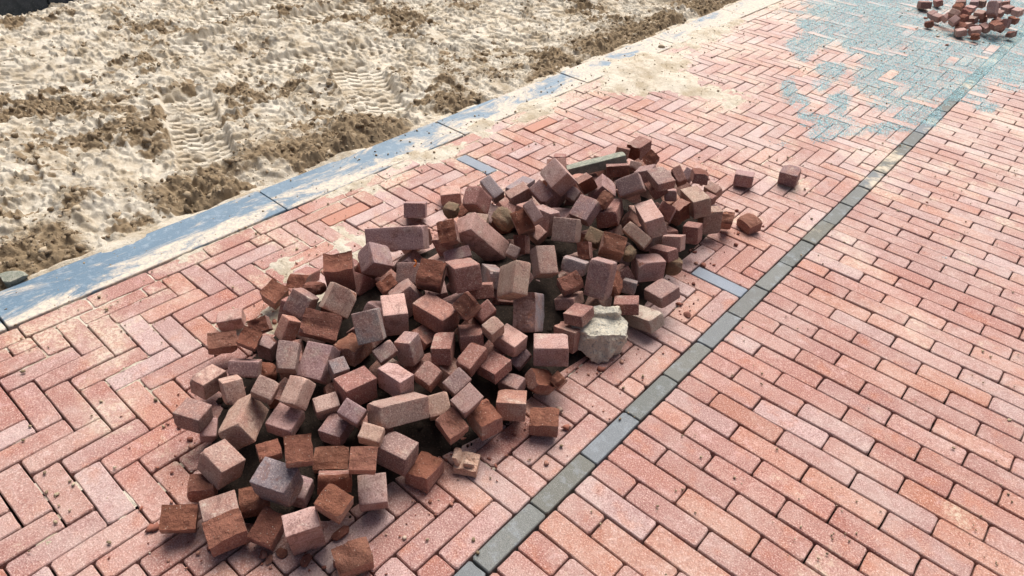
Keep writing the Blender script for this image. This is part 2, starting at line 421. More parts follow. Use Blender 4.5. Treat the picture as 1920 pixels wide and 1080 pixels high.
# running bond to the right of the grey strip
RW, RH = 0.07199, 0.102
specs = []
for v in range(-92, 47):
    yb = -(v + 1) * RW
    if yb < Y0 or yb > Y1: continue
    start = -4
    u = start
    first = 1 if (start + 1 + v) % 2 else 2
    edges = [start]
    while edges[-1] < 16:
        edges.append(edges[-1] + (first if len(edges) == 1 else 2))
    for a, b in zip(edges[:-1], edges[1:]):
        x0 = a * RH if a != start else X_SETT1 + 0.001; x1 = b * RH
        specs.append(((x0 + x1) / 2, yb + RW / 2, x1 - x0 - 0.0036, RW - 0.0036))
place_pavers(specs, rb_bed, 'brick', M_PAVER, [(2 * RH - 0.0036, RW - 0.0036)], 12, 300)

# grey strip
specs = []
pitch = 2.875 * RW
k0 = -24.25 * RW
k = -9
while k0 + k * pitch < Y1:
    y = k0 + k * pitch
    if y > Y0: specs.append(((X_HB1 + X_SETT1) / 2, y + pitch / 2, X_SETT1 - X_HB1 - 0.003, pitch - 0.004))
    k += 1
place_pavers(specs, st_bed, 'sett', M_SETT, [(X_SETT1 - X_HB1 - 0.003, pitch - 0.004)], 10, 300)

# kerb of bluestone slabs
kerb = tag(link('kerb', np_mesh('kerb', [(X_KERB0, Y0, -0.05), (X_KERB1, Y0, -0.05), (X_KERB1, Y1, -0.05), (X_KERB0, Y1, -0.05)], [(0, 1, 2, 3)]), [M_BED]), kind='structure')
y = -2.150 - 0.974 * 2
while y < Y1:
    me = paver_mesh('kerb_slab', 0.198, 0.969, int((y + 10) * 100)); me.materials.append(M_KERB)
    o = link('kerb_slab', me, [M_KERB], kerb)
    o.location = ((X_KERB0 + X_KERB1) / 2 - 0.0005, y + 0.487, 0.004 + rnd.gauss(0, 0.001)); o.rotation_euler = (rnd.gauss(0, 0.001), rnd.gauss(0, 0.003), rnd.gauss(0, 0.0015))
    y += 0.974

# ------------------------------------------------------------------ sand field with tyre tracks
STEP = 0.0058
gx = np.arange(-6.0, X_KERB0 + 1e-6, STEP); gy = np.arange(-2.9, 4.3, STEP)
GX, GY = np.meshgrid(gx, gy, indexing='ij')
def track_field(X, Y, p0, p1, width, lug, depth, bend=0.0, seed=0):
    p0 = np.array(p0); p1 = np.array(p1); d = p1 - p0; L = np.linalg.norm(d); d = d / L; nrm = np.array([-d[1], d[0]])
    s = (X - p0[0]) * d[0] + (Y - p0[1]) * d[1]; w = (X - p0[0]) * nrm[0] + (Y - p0[1]) * nrm[1] + bend * np.sin(np.clip(s / L, 0, 1) * math.pi)
    inside = sstep(-0.03, 0.05, s) * sstep(L + 0.03, L - 0.05, s) * sstep(width / 2 + 0.012, width / 2 - 0.012, np.abs(w))
    col = np.floor((w + width / 2) / (width / 4)); fw = (w + width / 2) / (width / 4) - col
    ss = s + 0.5 * lug * (col % 2) + 0.014 * np.abs(w) / width * 4 + 0.004 * np.sin(w * 60)
    fs = ss / lug - np.floor(ss / lug)
    groove = sstep(0.0, 0.22, fs) * sstep(0.48, 0.40, fs) * sstep(0.02, 0.12, fw) * sstep(0.98, 0.88, fw)
    wear = sstep(0.30, 0.52, fbm(X * 9, Y * 9, 50 + seed, 3))
    return inside, -depth * groove * (0.45 + 0.55 * wear)
def sand_height(X, Y):
    big = (fbm(X * 1.3, Y * 1.3, 3, 4) - 0.5) * 0.09
    mid = (fbm(X * 5.5, Y * 5.5, 9, 4, 0.55) - 0.5) * 0.055
    # crumbly strips: beside the kerb and in patches
    kd = X_KERB0 - X
    band = sstep(0.55, 0.06, kd + 0.28 * (fbm(X * 2.3, Y * 2.3, 21, 3) - 0.5)) * sstep(0.24, 0.46, fbm(X * 1.8 + 5, Y * 1.8, 23, 3))
    patch = sstep(0.52, 0.68, fbm(X * 2.0, Y * 1.5, 31, 5, 0.62)) * sstep(0.30, 0.55, fbm(X * 9, Y * 9, 33, 4, 0.6))
    crumb = np.clip(np.maximum(band, patch), 0, 1)
    bil = np.abs(fbm(X * 16, Y * 16, 41, 4, 0.6) - 0.5) * 2
    fine = fbm(X * 42, Y * 42, 47, 3, 0.6)
    rid = 1 - np.abs(fbm(X * 7, Y * 11, 61, 4, 0.55) - 0.5) * 2
    lips = sstep(0.86, 0.97, rid) * 0.016                        # thin broken crusts
    ter = fbm(X * 3.1, Y * 3.1, 71, 5, 0.6) * 9; terr = (np.floor(ter) + sstep(0.80, 0.98, ter - np.floor(ter))) / 9 * 0.105
    rough = sstep(0.45, 0.62, fbm(X * 3.3, Y * 3.3, 37, 4, 0.6))
    h = big + mid * (0.35 + 0.65 * crumb) + crumb * (bil * 0.055 + fine * 0.040) + terr * (1 - 0.5 * crumb) + lips * (1 - crumb) + rough * (0.012 * (fine - 0.5) + 0.024 * (fbm(X * 17, Y * 23, 77, 4, 0.65) - 0.5)) + 0.0025 * (fine - 0.5)
    flat = np.zeros_like(X)
    imp = np.zeros_like(X)
    for k, (p0, p1, w, lug, dep, b) in enumerate(TRACKS):
        ins, g = track_field(X, Y, p0, p1, w, lug, dep, b, k)
        keep = ins * (1 - (0.35 if k < 2 else 0.7) * sstep(0.56, 0.66, fbm(X * 6, Y * 6, 80 + k, 3)))
        flat = np.maximum(flat, keep); imp = imp + g * keep
    h = h * (1 - 0.86 * flat) + imp + flat * (0.012 + big * 0.6)
    crumb = crumb * (1 - 0.95 * flat)
    crumb = np.clip(crumb + 0.8 * rough * (1 - flat) * sstep(0.42, 0.66, fbm(X * 14, Y * 14, 39, 4, 0.65)), 0, 1)
    h = h - 0.062
    h = h + band * 0.030 * sstep(0.0, 0.07, kd)
    edge = sstep(0.0, 0.05, kd)
    h = h * edge + (1 - edge) * np.minimum(h, -0.004)
    return h, crumb
TRACKS = [((-3.30, -0.875), (-2.50, -1.205), 0.235, 0.054, 0.042, 0.0), ((-3.06, 0.005), (-2.40, -0.305), 0.28, 0.054, 0.042, 0.02),
          ((-3.42, -0.55), (-3.16, 0.50), 0.24, 0.056, 0.036, 0.0), ((-3.86, -0.75), (-3.96, 0.95), 0.26, 0.060, 0.036, 0.03),
          ((-4.25, -0.3), (-4.30, 1.2), 0.25, 0.060, 0.034, 0.0)]
H, CR = sand_height(GX, GY)
pxg = proj(np.c_[GX.ravel(), GY.ravel(), H.ravel()]); vis = ((pxg[:, 0] > -260) & (pxg[:, 0] < 2000) & (pxg[:, 1] > -170) & (pxg[:, 1] < 800)).reshape(GX.shape)
nx, ny = GX.shape
idx = np.arange(nx * ny).reshape(nx, ny)
q = np.stack([idx[:-1, :-1], idx[1:, :-1], idx[1:, 1:], idx[:-1, 1:]], -1)
q = q[vis[:-1, :-1] & vis[1:, 1:]]
used = np.unique(q); remap = -np.ones(nx * ny, np.int64); remap[used] = np.arange(len(used))
SV = np.c_[GX.ravel(), GY.ravel(), H.ravel()][used]
me = np_mesh('sand', SV, remap[q], True)
at = me.attributes.new('moist', 'FLOAT', 'POINT'); at.data.foreach_set('value', CR.ravel()[used].astype(np.float32))
sand = tag(link('sand_ground', me, [M_SAND]), kind='structure')

# crumbs and clods lying on it
ICO_V = np.array([(0,0,1)] + [(0.894*math.cos(2*math.pi*k/5), 0.894*math.sin(2*math.pi*k/5), 0.447) for k in range(5)] + [(0.894*math.cos(2*math.pi*(k+.5)/5), 0.894*math.sin(2*math.pi*(k+.5)/5), -0.447) for k in range(5)] + [(0,0,-1)])
ICO_F = np.array([(0,1+k,1+(k+1)%5) for k in range(5)] + [(1+k,6+k,1+(k+1)%5) for k in range(5)] + [(1+(k+1)%5,6+k,6+(k+1)%5) for k in range(5)] + [(11,6+(k+1)%5,6+k) for k in range(5)])
TET_V = np.array([(0, 0, 0.8), (1.15, 0, -0.3), (-0.58, 1.0, -0.3), (-0.58, -1.0, -0.3)]); TET_F = np.array([(0, 1, 2), (0, 2, 3), (0, 3, 1)])
OCT_V = np.array([(1,0,0),(-1,0,0),(0,1,0),(0,-1,0),(0,0,1),(0,0,-1)], float)
OCT_F = np.array([(0,2,4),(2,1,4),(1,3,4),(3,0,4),(2,0,5),(1,2,5),(3,1,5),(0,3,5)])
def lumps(pos, rad, base_v, base_f, flat=0.7, jit=0.28, seed=1):
    g = np.random.default_rng(seed); n = len(pos); k = len(base_v)
    V = base_v[None] * (1 + g.normal(0, jit, (n, k, 1))) * g.uniform(0.7, 1.3, (n, 1, 3))
    a = g.uniform(0, 2 * math.pi, n); b = g.uniform(-0.9, 0.9, n)
    ca, sa, cb, sb = np.cos(a), np.sin(a), np.cos(b), np.sin(b)
    Rm = np.zeros((n, 3, 3)); Rm[:, 0, 0] = ca; Rm[:, 0, 1] = -sa * cb; Rm[:, 0, 2] = sa * sb; Rm[:, 1, 0] = sa; Rm[:, 1, 1] = ca * cb; Rm[:, 1, 2] = -ca * sb; Rm[:, 2, 1] = sb; Rm[:, 2, 2] = cb
    V = np.einsum('nij,nkj->nki', Rm, V); V[:, :, 2] *= flat
    V = V * np.asarray(rad)[:, None, None] + np.asarray(pos)[:, None, :]
    Fc = base_f[None] + (np.arange(n) * k)[:, None, None]
    return V.reshape(-1, 3), Fc.reshape(-1, 3)
nn = 130000
cx = rng.uniform(-5.6, X_KERB0 - 0.005, nn); cy = rng.uniform(-2.6, 4.1, nn)
hz, cr = sand_height(cx, cy)
pp = proj(np.c_[cx, cy, hz]); ok = (pp[:, 0] > -120) & (pp[:, 0] < 1700) & (pp[:, 1] > -80) & (pp[:, 1] < 720) & (rng.uniform(0, 1, nn) < 0.05 + 0.42 * cr ** 1.2)
cx, cy, hz, cr = cx[ok], cy[ok], hz[ok], cr[ok]
rad = np.minimum(0.0022 * (1 - rng.uniform(0, 1, len(cx))) ** -0.6, 0.015) * (0.65 + 0.45 * cr)
V, Fc = lumps(np.c_[cx, cy, hz - rad * 0.05], rad, ICO_V, ICO_F, 0.8, 0.3, 5)
tag(link('sand_clods', np_mesh('sand_clods', V, Fc), [M_CLOD]), 'crumbly brown lumps of damp sand scattered over the sand', 'sand', kind='stuff')

# kerb at the far side of the sand, its shaded face painted dark
fk = tag(link('kerb_opposite', np_mesh('kerb_opposite', [(-5.6, -3, -0.07), (-5.2, -3, -0.07), (-5.6, 2, -0.07), (-5.9, 2, -0.07)], [(0, 1, 2, 3)]), [M_SAND]), kind='structure')
for k in range(4):
    me = paver_mesh('kerb_slab', 0.34, 0.98, 900 + k)
    for v in me.vertices:
        if v.co.z < -0.03: v.co.z = -0.22
    me.materials.append(M_KERB_SHADE); me.materials.append(M_SAND); me.polygons[0].material_index = 1
    o = link('kerb_slab', me, [M_KERB_SHADE], fk)
    a = math.radians(14); o.rotation_euler = (0, 0, a)
    o.location = (-5.06 - math.sin(a) * (k * 0.99 - 1.2) - 0.19, -1.1 + math.cos(a) * (k * 0.99 - 1.2), 0.068)

# ------------------------------------------------------------------ sand drifted over the paving
gx = np.arange(-2.27, -0.55, 0.009); gy = np.arange(-2.4, 5.2, 0.009)
DX, DY = np.meshgrid(gx, gy, indexing='ij')
def drift(X, Y):
    m = np.full_like(X, -0.02)
    for (bx, by, rx, ry, hh) in DRIFTS:
        d = ((X - bx) / rx) ** 2 + ((Y - by) / ry) ** 2
        m = np.maximum(m, hh * np.exp(-d * 1.2) * 1.0 - 0.006)
    n = fbm(X * 7, Y * 7, 90, 5, 0.62)
    return m + (n - 0.62) * 0.020 + (fbm(X * 45, Y * 45, 95, 3) - 0.5) * 0.004
DRIFTS = []
for (px, py, rx, ry, hh) in ((1215, 125, 0.22, 0.34, 0.030), (1260, 150, 0.22, 0.20, 0.026), (1190, 150, 0.16, 0.25, 0.022), (1335, 170, 0.25, 0.25, 0.011), (1330, 60, 0.12, 0.6, 0.016),
                             (560, 480, 0.13, 0.22, 0.012), (640, 470, 0.10, 0.2, 0.012), (850, 280, 0.07, 0.5, 0.010), (1000, 215, 0.06, 0.5, 0.012), (690, 350, 0.05, 0.4, 0.010),
                             (440, 440, 0.06, 0.4, 0.009), (300, 510, 0.05, 0.3, 0.008), (520, 590, 0.10, 0.14, 0.013), (590, 560, 0.1, 0.1, 0.012), (160, 800, 0.05, 0.05, 0.009)):
    g = ground_at(px, py); DRIFTS.append((g[0], g[1], rx, ry, hh))
kr = random.Random(4)
for k in range(34):
    DRIFTS.append((-2.20 + kr.uniform(-0.01, 0.015), kr.uniform(-2.2, 4.6), kr.uniform(0.010, 0.04), kr.uniform(0.04, 0.16), kr.uniform(0.010, 0.020)))
for k in range(26):
    DRIFTS.append((-1.99 + kr.uniform(-0.03, 0.03), kr.uniform(-1.6, 4.6), kr.uniform(0.02, 0.06), kr.uniform(0.06, 0.25), kr.uniform(0.010, 0.018)))
HD = drift(DX, DY)
keep = HD > -0.0045
nx, ny = DX.shape; idx = np.arange(nx * ny).reshape(nx, ny)
q = np.stack([idx[:-1, :-1], idx[1:, :-1], idx[1:, 1:], idx[:-1, 1:]], -1)
q = q[keep[:-1, :-1] | keep[1:, :-1] | keep[1:, 1:] | keep[:-1, 1:]]
used = np.unique(q); remap = -np.ones(nx * ny, np.int64); remap[used] = np.arange(len(used))
me = np_mesh('sand_drift', np.c_[DX.ravel(), DY.ravel(), HD.ravel()][used], remap[q], True)
tag(link('sand_drift', me, [M_SAND]), 'pale sand spilled over the kerb and the paving', 'sand', kind='stuff')

# crumbs on kerb and paving
nn = 9000
cx = rng.uniform(-2.18, 0.6, nn); cy = rng.uniform(-2.4, 5.0, nn)
hd = drift(cx, cy); w = np.where(hd > -0.006, 0.75, np.where(cx < -1.95, 0.30, np.where(cx < -0.45, 0.05, 0.012)))
ok = (rng.uniform(0, 1, nn) < w) & (foot_dist(np.c_[cx, cy]) < 0.0)
cx, cy, hd = cx[ok], cy[ok], hd[ok]
rad = np.minimum(0.0019 * (1 - rng.uniform(0, 1, len(cx))) ** -0.5, np.where(cx > -0.45, 0.0035, 0.0055))
V, Fc = lumps(np.c_[cx, cy, np.maximum(hd, 0.004) + rad * 0.2], rad, ICO_V, ICO_F, 0.7, 0.2, 8)
tag(link('crumbs', np_mesh('crumbs', V, Fc), [M_CLOD]), 'small dark crumbs of soil strewn over kerb and paving', 'soil', kind='stuff')

# ------------------------------------------------------------------ blue-green grit at the far end
BLOBS = [(1680,165,62,50),(1640,150,40,40),(1730,150,50,40),(1700,200,45,28),(1580,235,45,22),(1545,250,28,15),(1480,165,16,20),(1500,190,20,15),(1510,210,14,28),(1505,90,28,22),(1530,60,40,26),(1590,45,45,30),(1560,130,28,14),(1540,160,25,14),
         (1660,60,70,45),(1720,40,70,40),(1760,90,70,40),(1820,120,70,40),(1880,110,60,45),(1840,60,80,50),(1900,60,60,60),(1640,100,50,18),(1700,110,50,20),(1780,170,40,22),(1830,180,35,16),(1735,215,30,22),(1660,240,35,14),(1690,235,40,16),(1620,10,120,26),(1740,0,130,30),(1860,10,90,40),(1900,160,30,18),(1850,200,25,10),(1555,20,50,14),(1610,90,30,25),(1575,190,25,25)]
nn = 800000
bx = rng.uniform(-1.9, 0.9, nn); by = rng.uniform(0.4, 6.2, nn)
pp = proj(np.c_[bx, by, np.zeros(nn)])
fld = np.zeros(nn)
for (ux, uy, sx_, sy_) in BLOBS:
    d = ((pp[:, 0] - ux) / sx_) ** 2 + ((pp[:, 1] - uy) / sy_) ** 2
    fld = np.maximum(fld, np.exp(-d * 0.9))
fld = np.where(pp[:, 1] < -10, np.maximum(fld, 0.55 * np.exp(-((bx + 0.6) / 0.9) ** 2)), fld)
nse = fbm(bx * 4.5, by * 4.5, 120, 5, 0.6)
nse = nse + 0.35 * (fbm(bx * 17, by * 17, 140, 3, 0.6) - 0.5)
prob = sstep(0.50, 0.80, fld * 0.66 + nse * 0.66) + 0.012 * (fld > 0.12)
ok = (rng.uniform(0, 1, nn) < prob * 0.85) & (pp[:, 1] > -260) & (pp[:, 0] < 2150)
bx, by = bx[ok], by[ok]
rad = rng.uniform(0.0018, 0.0034, len(bx))
V, Fc = lumps(np.c_[bx, by, 0.001 + rad * 0.15], rad, TET_V, TET_F, 0.5, 0.15, 9)
tag(link('blue_grit', np_mesh('blue_grit', V, Fc), [M_GRIT]), 'blue-green stone grit spread thinly over the far paving', 'grit', kind='stuff')

# ------------------------------------------------------------------ the heap's core of sand and rubble, darkened to stand for gap shade
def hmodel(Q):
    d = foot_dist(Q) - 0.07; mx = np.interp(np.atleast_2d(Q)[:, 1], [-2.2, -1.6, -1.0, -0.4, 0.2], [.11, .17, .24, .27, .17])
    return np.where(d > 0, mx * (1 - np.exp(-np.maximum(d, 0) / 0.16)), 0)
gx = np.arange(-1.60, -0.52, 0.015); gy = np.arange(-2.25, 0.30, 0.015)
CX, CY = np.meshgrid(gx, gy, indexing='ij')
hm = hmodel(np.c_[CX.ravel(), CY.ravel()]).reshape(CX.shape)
HC = np.maximum(0, 0.72 * hm - 0.05) + (fbm(CX * 12, CY * 12, 130, 4, 0.6) - 0.5) * 0.04 * sstep(0.06, 0.13, hm) - 0.010 + 0.020 * sstep(0.015, 0.05, hm)  # raised floor keeps the dark shade-coloured sheet above the paving
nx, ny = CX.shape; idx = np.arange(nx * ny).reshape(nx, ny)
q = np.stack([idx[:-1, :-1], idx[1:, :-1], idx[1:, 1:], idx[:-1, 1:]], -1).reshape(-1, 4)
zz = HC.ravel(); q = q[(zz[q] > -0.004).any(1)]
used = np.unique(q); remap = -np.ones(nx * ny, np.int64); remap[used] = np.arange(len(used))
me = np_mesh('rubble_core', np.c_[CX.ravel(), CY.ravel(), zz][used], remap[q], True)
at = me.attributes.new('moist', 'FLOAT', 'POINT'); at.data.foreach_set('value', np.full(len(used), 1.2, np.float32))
tag(link('rubble_core', me, [M_RUBBLE_SHADE]), 'sand and rubble coloured dark as shade between the heaped bricks', 'rubble', kind='stuff')
nn = 2500
cx = rng.uniform(-1.58, -0.55, nn); cy = rng.uniform(-2.2, 0.28, nn); fd = foot_dist(np.c_[cx, cy])
ok = fd > 0.09; cx, cy = cx[ok], cy[ok]
hz = np.maximum(0, 0.72 * hmodel(np.c_[cx, cy]) - 0.05)
rad = np.minimum(0.003 * (1 - rng.uniform(0, 1, len(cx))) ** -0.5, 0.012)
V, Fc = lumps(np.c_[cx, cy, hz + rad * 0.3], rad, ICO_V, ICO_F, 0.8, 0.25, 15)
tag(link('rubble_crumbs', np_mesh('rubble_crumbs', V, Fc), [M_RUBBLE_SHADE]), 'crumbs of sand and brick dust inside the heap', 'rubble', kind='stuff')

nn = 2600
cx = rng.uniform(-1.75, -0.40, nn); cy = rng.uniform(-2.35, 0.45, nn); fd = foot_dist(np.c_[cx, cy])
ok = (fd > -0.14) & (fd < 0.16) & (rng.uniform(0, 1, nn) < np.exp(-np.maximum(-fd, 0) / 0.05) * 0.8); cx, cy = cx[ok], cy[ok]
rad = np.minimum(0.0022 * (1 - rng.uniform(0, 1, len(cx))) ** -0.55, 0.012)
V, Fc = lumps(np.c_[cx, cy, 0.002 + rad * 0.25], rad, ICO_V, ICO_F, 0.7, 0.3, 25)
N = NT('brick_crumb'); r_ = N.n('ShaderNodeNewGeometry').outputs['Random Per Island']
M_CRUMB = N.done(N.ramp(r_, [(0, (0.16, 0.06, 0.045)), (0.5, (0.28, 0.11, 0.075)), (0.85, (0.36, 0.19, 0.14)), (1, (0.5, 0.42, 0.33))]), 0.9)
tag(link('brick_crumbs', np_mesh('brick_crumbs', V, Fc), [M_CRUMB]), 'red brick crumbs strewn round the foot of the heap', 'crumbs', kind='stuff')

# ------------------------------------------------------------------ loose bricks
def axis_pts(h, n, r):
    inner = np.linspace(-h + r, h - r, n)
    return np.concatenate([[-h, -h + r * 0.35], inner, [h - r * 0.35, h]])
def n3(P, sc, seed):
    """cheap 3-D-ish noise from three 2-D slices"""
    return (vnoise(P[:, 0] * sc, P[:, 1] * sc, seed) + vnoise(P[:, 1] * sc + 17, P[:, 2] * sc, seed + 3) + vnoise(P[:, 2] * sc + 31, P[:, 0] * sc + 5, seed + 7)) / 3 - 0.5
def brick_mesh(name, dims, broken, seed, mats, n=9):
    g = np.random.default_rng(seed)
    h = np.array(dims) / 2; r = 0.0024
    ax = [axis_pts(h[k], n, min(r, h[k] * 0.3)) for k in range(3)]
    m = n + 4
    vid = {}; V = []; Fc = []; Fm = []
    def vert(i, j, k):
        key = (i, j, k)
        if key not in vid: vid[key] = len(V); V.append((ax[0][i], ax[1][j], ax[2][k]))
        return vid[key]
    side = {'ab': (2, 0), 'ad': (1, 0), 'bd': (0, 0)}
    for axis in range(3):
        for end in (0, m - 1):
            u, v = [(1, 2), (2, 0), (0, 1)][axis]
            bm_ = 1 if broken == 'all' or side.get(broken) == (axis, 0 if end == 0 else 1) else 0
            for a in range(m - 1):
                for b in range(m - 1):
                    ids = []
                    for (da, db) in ((0, 0), (1, 0), (1, 1), (0, 1)):
                        c = [0, 0, 0]; c[axis] = end; c[u] = a + da; c[v] = b + db; ids.append(vert(*c))
                    if end == 0: ids = ids[::-1]
                    Fc.append(ids); Fm.append(bm_)
    V = np.array(V); P0 = V.copy()
    bside = side.get(broken)
    # rounded arrises, sharper where the brick has snapped
    rr = r * g.uniform(0.6, 1.5)
    inner = np.clip(P0, -(h - rr), h - rr); dlt = P0 - inner; ln = np.linalg.norm(dlt, axis=1, keepdims=True)
    rounded = inner + dlt / np.maximum(ln, 1e-9) * np.minimum(ln, rr)
    V = rounded
    if bside is not None:
        axis = bside[0]; onb = sstep(0.012, 0.0, P0[:, axis] + h[axis])
        V = V * (1 - onb[:, None]) + P0 * onb[:, None]
        u, v = [(1, 2), (2, 0), (0, 1)][axis]
        U_ = P0[:, u] / h[u]; W_ = P0[:, v] / h[v]
        tilt = g.normal(0, 0.07, 2); curve = g.normal(0, 0.05)
        relief = tilt[0] * U_ + tilt[1] * W_ + curve * (U_ ** 2 + W_ ** 2 - 0.7)
        relief = relief * h[axis] * 1.3 + n3(P0 + g.uniform(0, 9), 38, seed % 97) * 0.015 + n3(P0 + g.uniform(0, 9), 110, seed % 89) * 0.011
        t_ = np.clip((h[axis] - P0[:, axis]) / (2 * h[axis]), 0, 1) ** 3
        V[:, axis] += relief * t_ + 0.002 * t_
        V[:, u] += n3(P0 + 3, 60, seed % 53) * 0.006 * onb; V[:, v] += n3(P0 + 5, 60, seed % 59) * 0.006 * onb
    if broken == 'all':
        nrm = P0 / np.maximum(np.linalg.norm(P0 / h, axis=1, keepdims=True), 1e-9) ; rad_ = np.linalg.norm(P0 / h, axis=1)
        V = P0 * np.clip(1.12 / np.maximum(rad_, 1e-6), 0, 1)[:, None] ** 0.8
        V = V * (1 + 0.5 * n3(P0 + g.uniform(0, 9), 26, seed % 71))[:, None] + (n3(P0 + 2, 90, seed % 67) * 0.010)[:, None] * (P0 / h)
    else:
        # a chipped corner or two and slightly uneven faces
        for _ in range(g.integers(1, 4)):
            cn = h * g.choice([-1, 1], 3); d = np.linalg.norm(P0 - cn, axis=1); R_ = g.uniform(0.008, 0.02)
            V += (-(cn / np.linalg.norm(cn)) * g.uniform(0.002, 0.006)) * sstep(R_, 0, d)[:, None]
        if g.random() < 0.45:                      # a bigger flake knocked off one corner or edge
            sg = g.choice([-1, 1], 3); w3 = g.uniform(0.15, 1.0, 3) * sg; w3 /= np.linalg.norm(w3)
            dmax = (np.abs(w3) * h).sum(); lim = dmax - g.uniform(0.10, 0.26) * min(h) * 2
            ex = np.maximum(V @ w3 - lim + n3(P0 + 1.7, 55, seed % 43) * 0.012 * (V @ w3 > lim - 0.004), 0)
            V = V - ex[:, None] * w3; cut = ex > 0.0006
            Fm = [1 if cut[f_].all() else m_ for f_, m_ in zip(Fc, Fm)]
        V += (n3(P0 + g.uniform(0, 9), 45, seed % 61) * 0.0022)[:, None] * (P0 / h)
        V *= 1 + g.normal(0, 0.004, 3)
    me = np_mesh(name, V, np.array(Fc))
    me.polygons.foreach_set('material_index', np.array(Fm, np.int32))
    me.polygons.foreach_set('use_smooth', np.ones(len(Fc), bool))
    for mm in mats: me.materials.append(mm)
    me.set_sharp_from_angle(angle=math.radians(38))
    return me
TINT = {'p': (0.32, 0.20, 0.19), 'k': (0.50, 0.31, 0.265), 'r': (0.29, 0.13, 0.105), 'o': (0.38, 0.18, 0.13), 't': (0.43, 0.29, 0.23), 'g': (0.29, 0.245, 0.255), 'b': (0.47, 0.40, 0.32), 'y': (0.34, 0.27, 0.14), 'c': (0.3, 0.3, 0.25)}
